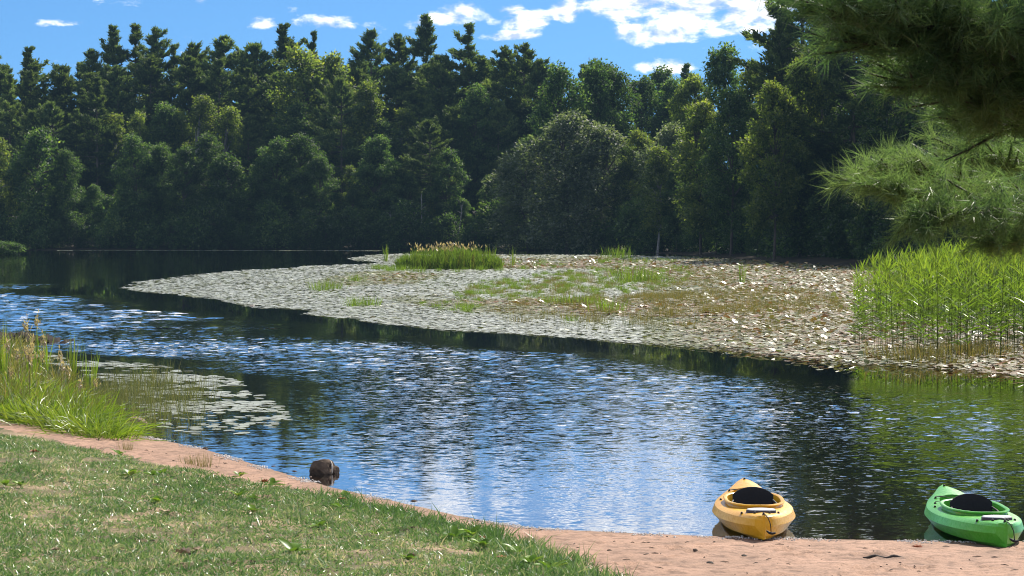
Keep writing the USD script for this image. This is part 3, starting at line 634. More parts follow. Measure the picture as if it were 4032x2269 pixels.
# trees that fill the wall of the far forest
FILL = 'trees crowded in the wall of the far forest'
for k in range(26):
    a = -60 + k * 88 + R.uniform(-25, 25)
    isp = R.random() < .55; v = int(R.integers(0, 5)) if isp else int(R.choice([0, 2, 0, 1, 3]))
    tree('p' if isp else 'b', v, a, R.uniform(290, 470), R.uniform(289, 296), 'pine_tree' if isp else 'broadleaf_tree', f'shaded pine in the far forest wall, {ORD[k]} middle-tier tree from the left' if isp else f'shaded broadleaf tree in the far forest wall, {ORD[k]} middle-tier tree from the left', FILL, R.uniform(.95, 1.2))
for k in range(30):
    a = -80 + k * 74 + R.uniform(-25, 25); v = int(R.choice([5, 0, 2, 3, 0]))
    tree('b', v, a, R.uniform(470, 800), R.uniform(273, 276) - max(0, (a - 1900) * .03), 'understory_tree', f'low dark tree overhanging the shaded far waterline, {ORD[k]} from the left', 'low trees along the far waterline', R.uniform(1.0, 1.35))
for k in range(20):
    a = -150 + k * 150 + R.uniform(-50, 50); isp = R.random() < .6
    tree('p' if isp else 'b', int(R.integers(0, 5)) if isp else 2, a, R.uniform(205, 265), R.uniform(325, 340), 'pine_tree' if isp else 'broadleaf_tree', 'pine standing behind the front trees of the far forest' if isp else 'broadleaf tree standing behind the front trees of the far forest', 'trees behind the front of the far forest', 1.1)
for k in range(7):
    a = 2480 + k * 90 + R.uniform(-20, 20)
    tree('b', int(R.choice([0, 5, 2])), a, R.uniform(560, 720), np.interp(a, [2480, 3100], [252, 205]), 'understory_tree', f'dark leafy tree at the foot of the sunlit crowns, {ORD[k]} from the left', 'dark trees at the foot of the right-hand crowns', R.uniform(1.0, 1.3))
# right shore: tall and near, in shade
for k in range(26):
    a = 3100 + (k % 13) * 125 + R.uniform(-35, 35); row = k // 13
    d = np.interp(a, [3080, 3250, 3500, 4700], [222, 205, 182, 120]) + row * 16 + R.uniform(-3, 3)
    isp = R.random() < .45
    yt = R.uniform(-420, -120) if row else R.uniform(-330, 260)
    if a < 3250: yt = R.uniform(60, 220)
    tree('p' if isp else 'b', int(R.integers(0, 5)) if isp else int(R.choice([0, 2])), a, yt, d, 'pine_tree' if isp else 'broadleaf_tree', f'tall shaded {"pine" if isp else "broadleaf tree"} of the right shore woods, {"back" if row else "front"} row, {ORD[k % 13]} from the left', 'tall trees of the right shore', R.uniform(.9, 1.1))
for k in range(14):
    a = 2980 + k * 95 + R.uniform(-25, 25); d = np.interp(a, [2980, 3500, 4300], [212, 172, 135])
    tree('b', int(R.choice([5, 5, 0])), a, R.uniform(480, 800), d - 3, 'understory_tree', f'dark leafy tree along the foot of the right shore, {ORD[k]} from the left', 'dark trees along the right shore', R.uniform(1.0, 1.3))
# brush on the banks
for k in range(46):
    a = -60 + k * 92 + R.uniform(-30, 30)
    d = np.interp(a, [-60, 1800, 2150, 2450, 2700, 3000, 3400, 4100], [271, 270, 266, 249, 237, 214, 176, 142]) + R.uniform(0, 2)
    q = at(a, 985, d)
    copy(BRUSH[k % 2], 'bush', f'low dark bush at the foot of the far trees, {ORD[k]} from the left', 'bush', (q[0], d, max(-.05, ground_z(q[0], d))), R.uniform(0, 6), R.uniform(.8, 1.6), 'low bushes on the far bank')
# slender bare trunks seen in the shade
for (a, yb, yt, d, lean, lab) in [(2885, 940, 500, 222, -.6, 'long slender pale trunk standing out of the shaded right-hand trees'), (1650, 965, 760, 271, .3, 'thin pale trunk in the shade behind the reed island'), (1205, 955, 870, 272, -1.2, 'short leaning pale stem in the shade of the left forest'), (1530, 960, 830, 271, .2, 'pale birch stem in the shade left of the reed island'), (1790, 960, 800, 271, .9, 'thin leaning stem in the shade right of the reed island')]:
    b, t = at(a, yb, d), at(a, yt, d); zb = ground_z(b[0], d)
    p = thing('bare_trunk', lab, 'tree trunk', (b[0], d, zb - .1))
    s = np.linspace(0, 1, 7)[:, None]; H = t[2] - zb
    put('trunk', MB().add(*tube(s * [lean, 0, H] + np.sin(s * PI) * [.15, 0, 0], np.linspace(.13, .035, 7), 6)), 'bark_pale', str(p.GetPath()), smooth=True)
    tw = MB()
    for k in range(7):
        u = .35 + .09 * k; q0 = np.array([lean * u, 0, H * u]); q1 = q0 + [R.normal(0, .6), R.normal(0, .5), R.uniform(.1, .7)]
        tw.add(*tube([q0, (q0 + q1) / 2 + [0, 0, .06], q1], [.03, .02, .008], 4))
    put('twigs', tw, 'bark_pale', str(p.GetPath()))
# the sunlit spit at the left edge
q = at(-35, 860, 227)
copy(BROADS[3], 'broadleaf_tree', 'small sunlit tree on the grassy spit at the left edge', 'tree', (q[0] - 1.2, 227.5, .2), 1.0, (.42, .42, .5))
copy(BRUSH[0], 'bush', 'sunlit low bush covering the tip of the grassy spit at the left edge', 'bush', (at(20, 985, 226)[0], 226.6, .0), .4, (.9, .6, .34))
copy(BRUSH[1], 'bush', 'sunlit bush below the small tree on the spit at the left edge', 'bush', (at(-45, 985, 227)[0], 227.5, .0), 2.4, (.9, .7, .5))

# ------------------------------------------------------------------ lily pads
def pads(xy, rad, z, tilt, r, tint, sides=8, notch=True):
    n = len(xy); az = r.uniform(0, 2 * PI, n)
    a = np.linspace(.16 if notch else 0, 2 * PI - (.16 if notch else 0), sides, endpoint=notch)
    lx = np.cos(a)[None] * rad[:, None]; ly = np.sin(a)[None] * rad[:, None] * r.uniform(.85, 1, n)[:, None]
    lz = (lx * r.normal(0, 1, n)[:, None] + ly * r.normal(0, 1, n)[:, None]) * tilt[:, None] + (r.random((n, sides)) * .12 * tilt[:, None] * rad[:, None])
    c, s = np.cos(az)[:, None], np.sin(az)[:, None]
    x = lx * c - ly * s + xy[:, :1]; y = lx * s + ly * c + xy[:, 1:2]
    zz = z[:, None] + np.maximum(lz, -z[:, None] * .8)
    v = np.concatenate([np.stack([xy[:, 0], xy[:, 1], z - .002], 1)[:, None], np.stack([x, y, zz], -1)], 1).reshape(-1, 3)
    k = np.arange(n)[:, None, None] * (sides + 1); j = np.arange(1, sides)
    tri = np.stack([np.zeros_like(j), j, j + 1], 1)
    if not notch: tri = np.vstack([tri, [0, sides, 1]])
    return v, (k + tri[None]).reshape(-1, 3), np.repeat(tint, sides + 1)

R = rng(21); M = MB()
dens = lambda y: np.interp(y, [45, 70, 110, 160, 240], [76, 54, 26, 11, 6.0])
cand = in_poly(LILY, 640000, R); area = LILY.area
keep = R.random(len(cand)) < dens(cand[:, 1]) * area / len(cand)
cand = cand[keep]
ed = shapely.distance(shapely.points(cand), LILY.boundary)
rag = fbm(cand[:, 0] * .6, cand[:, 1] * .25, .9, 41)
cand = cand[(ed + (rag - .45) * 5 > 0)]; x, y = cand[:, 0], cand[:, 1]
pxc = x / y * FPX + IW / 2; pyc = 885 + EYE / y * FPX
rough = sst(.42, .60, fbm(x * .7, y * .5, .12, 43)) * sst(900, 1900, pxc) * sst(3.0, 12.0, shapely.distance(shapely.points(cand), LILY.exterior))
rough = np.clip(rough + .9 * sst(2300, 3000, pxc) * sst(1000, 1030, pyc) + .12, 0, 1)
rad = R.uniform(.05, .095, len(x)) * np.interp(y, [45, 100, 240], [1, 1.4, 2.4])
tilt = np.abs(R.normal(0, 1, len(x))) * (.03 + .20 * rough * R.random(len(x)) ** 1.5)
z = .006 + rough * R.random(len(x)) ** 2.5 * .14 + tilt * rad * .8
tint = np.clip(.62 + R.normal(0, .14, len(x)) - .50 * rough * (R.random(len(x)) < .78) + .25 * (fbm(x, y, .35, 45) - .5), 0, 1)
nearm = y < 75; ro = rough > .35; M2 = MB()
for Q, sel in ((M, ~ro), (M2, ro)):
    for k_, sides, notch in ((nearm & sel, 9, True), (~nearm & sel, 6, False)):
        Q.add(*pads(cand[k_], rad[k_], z[k_], tilt[k_], R, tint[k_], sides, notch))
far_strip = Polygon(W2((230, 986.2), (800, 985.6), (1500, 987.0), (1500, 988.6), (800, 987.2), (230, 987.4))).buffer(0).intersection(LAKE)
fs = in_poly(far_strip, 1500, R); n = len(fs)
M.add(*pads(fs, R.uniform(.12, .3, n), np.full(n, .01), np.full(n, .04), R, np.clip(R.normal(.6, .15, n), 0, 1), 6, False))
tag(put('lily_pads', M, 'pad'), 'smooth pale grey-green carpet of floating lily pads across the middle of the lake', 'lily pads', kind='stuff')
tag(put('lily_pads', M2, 'pad_rough'), 'rougher brown and tan lily pads with raised leaves on the right of the lake', 'lily pads', kind='stuff')
# patch by the near left bank: streaks of pads
R = rng(22)
c2 = in_poly(LILY2, 9000, R)
st = fbm(c2[:, 0] * .55, c2[:, 1] * 1.15, .75, 47, 2)
ed = shapely.distance(shapely.points(c2), LILY2.boundary)
c2 = c2[(R.random(len(c2)) < np.interp(st, [.44, .50, .56], [.03, .09, .28])) & (ed + R.normal(0, .3, len(c2)) > .15)]
PAD_SRC = []
for k in range(4):
    s = source(f'pad_{k}'); r = rng(60 + k)
    put('leaf', MB().add(*pads(np.zeros((1, 2)), np.array([.085]), np.array([.008]), np.array([.03]), r, np.array([.42 + .08 * k]), 14)), 'pad', s)
    PAD_SRC.append(s)
order = np.argsort(c2[:, 1]); near_n = 170
for k in order[:near_n]:
    copy(PAD_SRC[k % 4], 'lily_pad', 'small round pale-green lily pad afloat at the near end of the left patch', 'lily pad', (c2[k, 0], c2[k, 1], 0), R.uniform(0, 6), R.uniform(.8, 1.25), 'lily pads at the near end of the left patch')
rest = order[near_n:]
scatter('lily_pads', PAD_SRC, R.integers(0, 4, len(rest)), np.column_stack([c2[rest], np.zeros(len(rest))]), R.uniform(0, 6, len(rest)), R.uniform(.9, 1.5, len(rest)), 'pale streaks of small lily pads beside the tall grass on the left', 'lily pads')

# ------------------------------------------------------------------ grass clumps in and around the water
def make_clump(name, n, h, rad, material, seed, w=.012, lean=.28, bend=.25, segs=3, stiff=False, plume=0):
    r = rng(seed); src = source(name)
    q = r.normal(0, rad * .5, (n, 2)); a = np.arctan2(q[:, 1], q[:, 0]) + r.normal(0, .7, n)
    up = np.abs(r.normal(0, lean, n)) + .35 * np.linalg.norm(q, axis=1) / max(rad, .01) * lean
    d = np.stack([np.cos(a) * np.sin(up), np.sin(a) * np.sin(up), np.cos(up)], 1)
    b = np.column_stack([q, np.full(n, -.03)])
    L = h * r.uniform(.55, 1.1, n)
    m = MB(); m.add(*blades(b, d, L, w * r.uniform(.7, 1.4, n), np.abs(r.normal(bend, bend * .5, n)), r, segs, np.clip(.5 + r.normal(0, .2, n), 0, 1)))
    put('blades', m, material, src)
    if plume:
        t = MB()
        for k in range(plume):
            c = np.array([r.normal(0, rad * .5), r.normal(0, rad * .5), 0]); H = h * r.uniform(1.0, 1.25); le = r.normal(0, .12, 2)
            top = c + [le[0], le[1], H]; t.add(*tube([c, (c + top) / 2, top], [.006, .005, .003], 3, cap=False), tint=.2)
            cc = top + r.normal(0, [.03, .03, .08], (26, 3)); dd = unit(r.normal(0, .5, (26, 3)) + [0, 0, .6])
            t.add(*cards(cc, dd, unit(np.cross(dd, r.normal(0, 1, (26, 3)))), .10, .03, .1, r.uniform(.3, 1, 26)))
        put('seed_heads', t, 'plume', src)
    return src

CL_GREEN = [make_clump(f'tussock_{k}', 190, .56, .34, 'grass_bright', 70 + k, .013, .62, .65) for k in range(3)]
CL_GOLD = [make_clump(f'gold_grass_{k}', 120, .78, .32, 'grass_gold', 75 + k, .012, .42, .50, plume=1 if k == 1 else 0) for k in range(3)]
CL_BLADE = [make_clump(f'tall_blade_{k}', 26, 1.25, .14, 'grass_bright', 80 + k, .022, .10, .12) for k in range(2)]
CL_SEDGE = [make_clump(f'sedge_{k}', 20, .55, .25, 'grass_grey', 85 + k, .006, .16, .10) for k in range(3)]
CL_RUSH = [make_clump(f'rush_{k}', 120, .62, .5, 'reed_leaf', 90 + k, .016, .2, .2) for k in range(3)]
CL_RED = [make_clump(f'red_sedge_{k}', 110, .65, .8, 'grass_red', 95 + k, .018, .22, .15) for k in range(3)]

def zs(x, y): return max(0.0, ground_z(x, y))
# reed island
q = P(1770, 1058); isl = thing('reed_island', 'green island of tall grass with pinkish seed heads in the middle of the lily pads', 'grass island', (q[0], q[1], 0))
R = rng(51); mg, mp, mt = MB(), MB(), MB()
n = 3600; qx = R.uniform(-1, 1, n); xx_ = qx * 3.6; yy_ = R.uniform(-1, 1, n) * 3.2 * np.sqrt(1 - qx ** 2); h = 1.75 * (1 - .45 * np.abs(qx) ** 2) * R.uniform(.6, 1.1, n)
up = np.abs(R.normal(0, .2, n)); a = R.uniform(0, 2 * PI, n)
mg.add(*blades(np.column_stack([xx_, yy_, np.full(n, -.02)]), np.stack([np.cos(a) * np.sin(up), np.sin(a) * np.sin(up), np.cos(up)], 1), h, .035, .2, R, 3, np.clip(.42 + R.normal(0, .22, n), 0, 1)))
put('grass', mg, 'reed_leaf', str(isl.GetPath()))
n = 200; c = np.column_stack([R.normal(-.2, 1.1, n), R.normal(-.6, .9, n), R.uniform(1.15, 1.65, n)]); d = unit(R.normal(0, .4, (n, 3)) + [0, 0, 1])
mp.add(*cards(c, d, unit(np.cross(d, R.normal(0, 1, (n, 3)))), .28, .09, .1, R.random(n))); put('seed_heads', mp, 'plume', str(isl.GetPath()))
n = 170; k = R.integers(0, 9, n); cx = np.array([-.5, .2, .7, 1.1, 1.6, 1.9, 2.6, .9, -2.3])[k]
c = np.column_stack([cx + R.normal(0, .12, n), R.normal(-1, .3, n), np.zeros(n)]); up = np.abs(R.normal(0, .14, n)); a = R.uniform(0, 2 * PI, n)
mt.add(*blades(c, np.stack([np.cos(a) * np.sin(up), np.sin(a) * np.sin(up), np.cos(up)], 1), R.uniform(1.2, 1.95, n), .05, .12, R, 3, R.uniform(.4, .8, n))); put('tall_blades', mt, 'reed_leaf', str(isl.GetPath()))
# clumps among the pads (px, py of the foot, scale, source, label)
clumps = [(1520, 1030, .75, CL_BLADE[0], 'single tall green reed tuft left of the reed island'), (1935, 1055, 1.0, CL_BLADE[1], 'tall green reed tuft at the right end of the reed island'), (2020, 1050, .8, CL_BLADE[0], 'tall green reed tuft standing alone right of the reed island'),
          (1260, 1145, .9, CL_RUSH[0], 'small grass clump nearest the left end of the lily pads'), (1320, 1140, .7, CL_RUSH[1], 'small grass clump beside the leftmost one in the pads'), (1400, 1110, .7, CL_RUSH[2], 'low grass tuft below the left end of the reed island'),
          (1400, 1207, .8, CL_RUSH[0], 'bright green grass clump near the front edge of the pads'), (1460, 1205, .8, CL_RUSH[1], 'green grass clump just right of the bright one near the front edge'), (1840, 1215, .6, CL_RUSH[2], 'small green tuft in the pads below the reed island'),
          (1990, 1265, .75, CL_SEDGE[0], 'thin yellow-green sedge at the front of the pads, below the green tufts'), (2070, 1262, .8, CL_SEDGE[1], 'thin sedge at the front of the pads, right of its twin'), (2230, 1205, 1.0, CL_RUSH[0], 'green grass clump left of the brown sedge bed'), (2160, 1200, .8, CL_RUSH[1], 'olive grass clump left end of the sedge bed'),
          (2300, 1205, 1.0, CL_RUSH[2], 'green grass clump in the middle of the sedge bed'), (2400, 1235, 1.25, CL_RUSH[0], 'dark green rush clump standing in front of the brown sedge bed'), (2480, 1110, 1.5, CL_RUSH[1], 'yellowish leafy clump behind the brown sedge bed'), (2560, 1112, 1.3, CL_RUSH[2], 'yellow-green leafy clump right of its neighbour behind the sedge bed'),
          (2920, 1122, .9, CL_BLADE[1], 'yellow leafy sprig at the edge of the shade on the right'), (2250, 1265, .5, CL_RUSH[1], 'low grass tuft at the front edge of the pads, centre right'), (2440, 1020, 1.5, CL_RUSH[0], 'olive sedge patch by the far end of the pads')]
for a, b, s, src, lab in clumps:
    q = P(a, b); copy(src, 'grass_clump', lab, 'grass clump', (q[0], q[1], 0), R.uniform(0, 6), s * np.interp(q[1], [60, 100, 160], [.8, 1.15, 1.6]), 'grass clumps among the lily pads')
# brown sedge bed and loose sedges: uncountable
def sedge_bed(px_poly, n, srcs, label, s0, seed, squash=1.0):
    r = rng(seed); po = Polygon(W2(*px_poly)).buffer(0); q = in_poly(po, n, r)
    scatter('sedge_bed', srcs, r.integers(0, len(srcs), n), np.column_stack([q, np.zeros(n)]), r.uniform(0, 6, n), s0 * r.uniform(.6, 1.25, n), label, 'sedge')
sedge_bed([(2150, 1195), (2500, 1165), (2900, 1150), (3250, 1150), (3330, 1230), (3000, 1240), (2700, 1255), (2420, 1245), (2200, 1225)], 210, CL_RED, 'brown and reddish sedge bed growing through the lily pads on the right', .50, 53)
sedge_bed([(1380, 1075), (1900, 1075), (2400, 1045), (2700, 1035), (2600, 1020), (2000, 1040), (1500, 1050)], 46, CL_RUSH, 'low olive grass scattered through the far lily pads', .8, 54)
sedge_bed([(1800, 1150), (2200, 1080), (2700, 1055), (3200, 1125), (3340, 1200), (3330, 1330), (3000, 1330), (2500, 1290), (2000, 1270)], 600, CL_RED + CL_SEDGE, 'golden and rusty stems thinly dotted over the right half of the lily pads', .42, 60)
sedge_bed([(1900, 1110), (2300, 1060), (2700, 1050), (2750, 1110), (2600, 1150), (2100, 1180), (1800, 1240), (1650, 1200)], 280, CL_RUSH, 'yellow-green tufts dotted over the middle of the lily pads', .45, 59)
sedge_bed([(1900, 1275), (2700, 1270), (3100, 1300), (3300, 1390), (2800, 1330), (2300, 1300)], 70, CL_SEDGE, 'sparse thin sedge along the front of the lily pads', .8, 55)

# ------------------------------------------------------------------ reeds on the right
def make_reed(name, seed, H):
    r = rng(seed); src = source(name)
    le = r.normal(0, .07, 2); s = np.linspace(0, 1, 7)[:, None]
    ax = s * [0, 0, H] + s ** 2 * [le[0] * H, le[1] * H, 0]
    put('stem', MB().add(*tube(ax, np.linspace(.0075, .004, 7), 4, cap=False), tint=.12), 'reed_leaf', src, smooth=True)
    n = 17; t = np.sort(r.uniform(.22, 1, n)); t[-4:] = [.93, .96, .98, 1]
    b = np.stack([np.interp(t, s[:, 0], ax[:, i]) for i in range(3)], 1); az = np.arange(n) * PI + r.normal(0, .6, n)
    up = np.interp(t, [.2, .9, 1], [1.0, .75, .35]) * r.uniform(.75, 1.2, n)
    d = np.stack([np.cos(az) * np.sin(up), np.sin(az) * np.sin(up), np.cos(up)], 1)
    m = MB(); m.add(*blades(b, d, r.uniform(.32, .55, n) * np.interp(t, [.2, 1], [.85, 1.0]), .034 * r.uniform(.7, 1.2, n), np.interp(t, [.2, 1], [.5, .2]) * r.uniform(.5, 1.5, n), r, 3, np.clip(.22 + .5 * t + r.normal(0, .12, n), 0, 1)))
    put('leaves', m, 'reed_leaf', src)
    return src
REEDS = [make_reed(f'reed_{k}', 110 + k, 2.35 + .1 * (k % 3)) for k in range(7)]
R = rng(57)
bed = Polygon(W2((3360, 1390), (3330, 1330), (3390, 1250), (3600, 1190), (4300, 1180), (4400, 1430), (4032, 1448), (3750, 1440), (3560, 1430), (3450, 1415))).buffer(0)
q = in_poly(bed, 1250, R)
pxr = q[:, 0] / q[:, 1] * FPX + IW / 2
hscale = np.interp(pxr, [3330, 3450, 3700, 4032], [.72, .86, .96, 1.03]) * R.uniform(.78, 1.06, len(q)) * np.interp(q[:, 1], [45, 60, 90], [1.0, .92, .85])
dn = R.random(len(q)) < np.interp(pxr, [3330, 3420, 3700], [.35, .6, 1])
q, hscale, pxr = q[dn], hscale[dn], pxr[dn]
o = np.argsort(q[:, 1]); ind = o[:230]
for k in ind:
    copy(REEDS[int(R.integers(0, 7))], 'reed', 'bright green reed stalk at the front of the sunlit reed bed on the right', 'reed', (q[k, 0], q[k, 1], -.05), R.uniform(0, 6), hscale[k], 'reeds at the front of the bed on the right')
ind = o[230:]
scatter('reed_bed', REEDS, R.integers(0, 7, len(ind)), np.column_stack([q[ind], np.full(len(ind), -.05)]), R.uniform(0, 6, len(ind)), hscale[ind], 'deep part of the sunlit green reed bed on the right', 'reeds')
sedge_bed([(3360, 1400), (3700, 1395), (4200, 1390), (4200, 1440), (3700, 1446), (3420, 1425)], 14, CL_RED, 'brown undergrowth at the foot of the reeds on the right', .8, 58)

# ------------------------------------------------------------------ marsh grass on the left
R = rng(61)
bank = Polygon([tuple(hit(*a)[:2]) for a in [(-250, 1625), (0, 1650), (200, 1688), (330, 1715), (470, 1705)]] + [(-6.8, 36), (-8.7, 44), (-10.4, 51), (-11.9, 56), (-14.5, 58), (-14, 50), (-12, 40), (-10, 30)]).buffer(0)
def place(src, px_, py_, s, name, label, cat, group, r=R):
    q = hit(px_, py_); z0 = max(0.0, float(height(q[:1], q[1:2])[0]))
    return copy(src, name, label, cat, (q[0], q[1], z0), r.uniform(0, 6), s, group)
for k, (a, b, s) in enumerate([(20, 1650, 1.0), (90, 1655, 1.1), (160, 1668, 1.05), (235, 1680, 1.1), (300, 1695, 1.15), (355, 1712, 1.0), (410, 1722, .9), (455, 1712, .6), (330, 1668, 1.0), (260, 1650, 1.0), (190, 1636, 1.1), (120, 1620, 1.15), (50, 1612, 1.2), (0, 1590, 1.25), (80, 1575, 1.2), (160, 1590, 1.1), (380, 1690, .8), (290, 1632, 1.), (225, 1615, 1.05), (-30, 1640, 1.0)]):
    place(CL_GREEN[k % 3], a, b, s * 1.22, 'grass_tussock', 'bright green arching grass tussock at the lawn edge on the left', 'grass tussock', 'bright grass tussocks on the left bank')
for k in range(46):
    q = in_poly(bank, 1, R)[0]
    if q[1] < 33.5: continue
    a = q[0] / q[1] * FPX + IW / 2; s = R.uniform(.75, 1.1) * np.interp(a, [0, 300, 450], [1.05, .85, .6])
    copy(CL_GOLD[k % 3], 'gold_grass', 'tall golden grass clump behind the bright tussocks on the left bank', 'grass clump', (q[0], q[1], zs(*q)), R.uniform(0, 6), s, 'golden grass clumps on the left bank')
for k in range(34):
    a = -40 + (k % 17) * 26 + R.uniform(-12, 12); b = 1612 - 60 * (k // 17) + .10 * a + R.uniform(-18, 18)
    place(CL_GOLD[k % 3], a, b, R.uniform(.7, 1.0) * np.interp(a, [0, 250, 420], [1.0, .85, .6]), 'gold_grass', 'tall golden grass clump behind the bright tussocks on the left bank', 'grass clump', 'golden grass clumps on the left bank')
for k, (a, b, s, lab) in enumerate([(15, 1500, .95, 'tall green blades at the far left picture edge'), (175, 1480, .95, 'tallest green blades above the golden grass on the left'), (285, 1510, .82, 'upright green blades in the middle of the golden grass'), (350, 1560, .85, 'yellow-green upright blades at the right end of the golden grass'), (120, 1520, .8, 'green blades right of the left picture edge')]):
    place(CL_BLADE[k % 2], a, b, s, 'tall_grass', lab, 'tall grass', None)
po = Polygon(W2((360, 1560), (450, 1520), (620, 1500), (800, 1560), (830, 1640), (720, 1668), (560, 1690), (470, 1680), (400, 1620))).buffer(0); n = 150; q = in_poly(po, n, R)
wgt = R.random(n) < np.interp(q[:, 0] / q[:, 1] * FPX + IW / 2, [360, 480, 850], [1, .9, .35]); q = q[wgt][:105]; n = len(q)
scatter('sedge_bed', CL_SEDGE, R.integers(0, 3, n), np.column_stack([q, np.full(n, -.02)]), R.uniform(0, 6, n), R.uniform(.7, 1.25, n), 'thin grey-green sedge standing in the water beside the left bank', 'sedge')
place(CL_SEDGE[1], 745, 1672, 1.2, 'sedge_clump', 'denser dark sedge clump at the water end of the left sedge', 'sedge clump', None)
# dark undercut bank behind the golden grass
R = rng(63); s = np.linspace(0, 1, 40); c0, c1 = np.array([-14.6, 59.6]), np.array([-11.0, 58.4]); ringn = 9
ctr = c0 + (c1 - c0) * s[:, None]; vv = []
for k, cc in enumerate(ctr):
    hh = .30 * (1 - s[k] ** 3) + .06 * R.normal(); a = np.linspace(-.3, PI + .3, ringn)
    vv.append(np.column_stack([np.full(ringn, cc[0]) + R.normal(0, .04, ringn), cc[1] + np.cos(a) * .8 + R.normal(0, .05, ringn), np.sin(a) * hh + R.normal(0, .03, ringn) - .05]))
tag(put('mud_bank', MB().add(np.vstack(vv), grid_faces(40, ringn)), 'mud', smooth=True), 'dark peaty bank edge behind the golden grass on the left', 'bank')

# ------------------------------------------------------------------ lawn grass
R = rng(71)
view = Polygon([(-9, 13.0), (2.2, 13.0), (2.6, 19), (-2.5, 27), (-9.5, 33)])
field = LAWN.buffer(.22).intersection(view)
n = 185000; q = in_poly(field, n, R); d_edge = shapely.distance(shapely.points(q), LineString(lawn_edge)); ins = shapely.contains_xy(LAWN, q[:, 0], q[:, 1])
x, y = q[:, 0], q[:, 1]; pxl = x / y * FPX + IW / 2
dry = fbm(x, y * .7, .9, 75) ; dry2 = fbm(x, y, 3.0, 77)
fringe = np.exp(-(d_edge / .55) ** 2) * sst(900, 1500, pxl)
keep = R.random(n) < np.clip(1.15 - 1.3 * sst(.52, .72, dry * .65 + dry2 * .35) + fringe, .12, 1)
sd = np.where(ins, d_edge, -d_edge) + .55 * (fbm(x, y, 1.7, 78) - .5) + .16 * (fbm(x, y, 6, 76) - .5)
keep &= R.random(n) < sst(-.02, .16, sd)
q, d_edge, dry, dry2, fringe, x, y = q[keep], d_edge[keep], dry[keep], dry2[keep], fringe[keep], x[keep], y[keep]; n = len(q)
L = R.uniform(.03, .085, n) * (1 + 1.0 * fringe) * (.8 + .5 * fbm(x, y, 2.0, 79)); L *= np.where(R.random(n) < .03, 1.9, 1)
up = np.abs(R.normal(.75, .38, n)) * (1 - .45 * fringe); a = R.uniform(0, 2 * PI, n)
d = np.stack([np.cos(a) * np.sin(up), np.sin(a) * np.sin(up), np.cos(up)], 1)
tint = np.clip(.34 + 1.3 * (dry * .6 + dry2 * .4 - .53) + R.normal(0, .20, n) - .22 * fringe + .45 * (R.random(n) < .13), 0, 1)
gm = MB().add(*blades(np.column_stack([q, sand_z(x, y) - .004]), d, L, R.uniform(.0055, .014, n), np.abs(R.normal(.3, .2, n)), R, 2, tint))
tag(put('grass', gm, 'grass_lawn'), 'short dry lawn grass covering the left foreground slope', 'grass', kind='stuff')

# broad-leaved weeds
def make_weed(name, seed, n, L):
    r = rng(seed); src = source(name); m = MB()
    for k in range(n):
        az = k * 2.4 + r.normal(0, .3); up = r.uniform(.25, .95); Lk = L * r.uniform(.7, 1.15); w = Lk * r.uniform(.34, .5)
        s = np.linspace(0, 1, 6); wid = w / 2 * np.sin(np.clip(s * 1.02, 0, 1) ** .75 * PI) ** .8 + .002
        rr = s * Lk * math.cos(up); zz = s * Lk * math.sin(up) - .45 * Lk * s ** 2 * (1 - up / 2)
        dh = np.array([math.cos(az), math.sin(az)]); nh = np.array([-dh[1], dh[0]])
        V = np.stack([np.column_stack([dh[0] * rr + nh[0] * e * wid, dh[1] * rr + nh[1] * e * wid, np.maximum(zz, .004) + .012 + abs(e) * wid * .35]) for e in (-1, 0, 1)], 1).reshape(-1, 3)
        put('leaf', MB().add(V, grid_faces(6, 3), np.clip(.5 + r.normal(0, .2), 0, 1)), 'weed_leaf', src, smooth=True)
    return src
WEEDS = [make_weed('weed_0', 130, 5, .13), make_weed('weed_1', 131, 7, .11), make_weed('weed_2', 132, 8, .10)]
R = rng(72)
for k, (a, b, s, lab) in enumerate([(470, 1795, 1., 'upright broad-leaved weed on the upper lawn near the tussocks'), (515, 1885, 1.2, 'broad-leaved weed left of a matching pair on the lawn'), (600, 1880, .9, 'dark broad-leaved weed in the middle of the lawn weeds'), (640, 1870, .9, 'small broad-leaved weed right of the dark one'), (940, 1965, 1.05, 'tall narrow weed near the middle of the lawn'),
      (1000, 1975, .8, 'low weed right of the tall narrow one'), (1075, 1915, 1.0, 'broad-leaved weed at the sand edge below the rock'), (945, 1885, .9, 'weed at the sand edge left of the rock'), (1360, 1965, 1.0, 'yellow-green weed by the orange leaf at the sand edge'), (1340, 2005, .8, 'weed below the orange leaf'), (620, 1985, .9, 'yellow-green weed at the lawn centre left'),
      (1000, 2025, 1.1, 'light green weed below the tall narrow one'), (1150, 2190, 1.3, 'bright yellow-green weed low on the lawn'), (20, 1920, .9, 'weed at the left picture edge'), (80, 1922, .9, 'dark weed beside the one at the left picture edge'), (1790, 2130, 1.2, 'broad weed in the dense green fringe'), (1860, 2125, 1.2, 'silvery broad weed in the dense green fringe'),
      (1900, 2165, 1.1, 'broad weed below the silvery one in the fringe'), (2040, 2190, 1.1, 'dark weed at the lower lawn fringe'), (2170, 2255, 1.3, 'round-leaved weed at the bottom of the lawn tip'), (2090, 2245, 1.2, 'dark leafy weed at the bottom left of the lawn tip'), (1260, 2080, .9, 'small weed in the right part of the lawn'), (1480, 2105, .8, 'small leafy weed midway to the lawn fringe'), (1610, 2215, .9, 'small weed at the bottom of the lawn centre')]):
    q = hit(a, b); copy(WEEDS[k % 3], 'broadleaf_weed', lab, 'weed', (q[0], q[1], float(sand_z(q[0], q[1]))), R.uniform(0, 6), s * 1.35, 'broad-leaved weeds in the lawn')
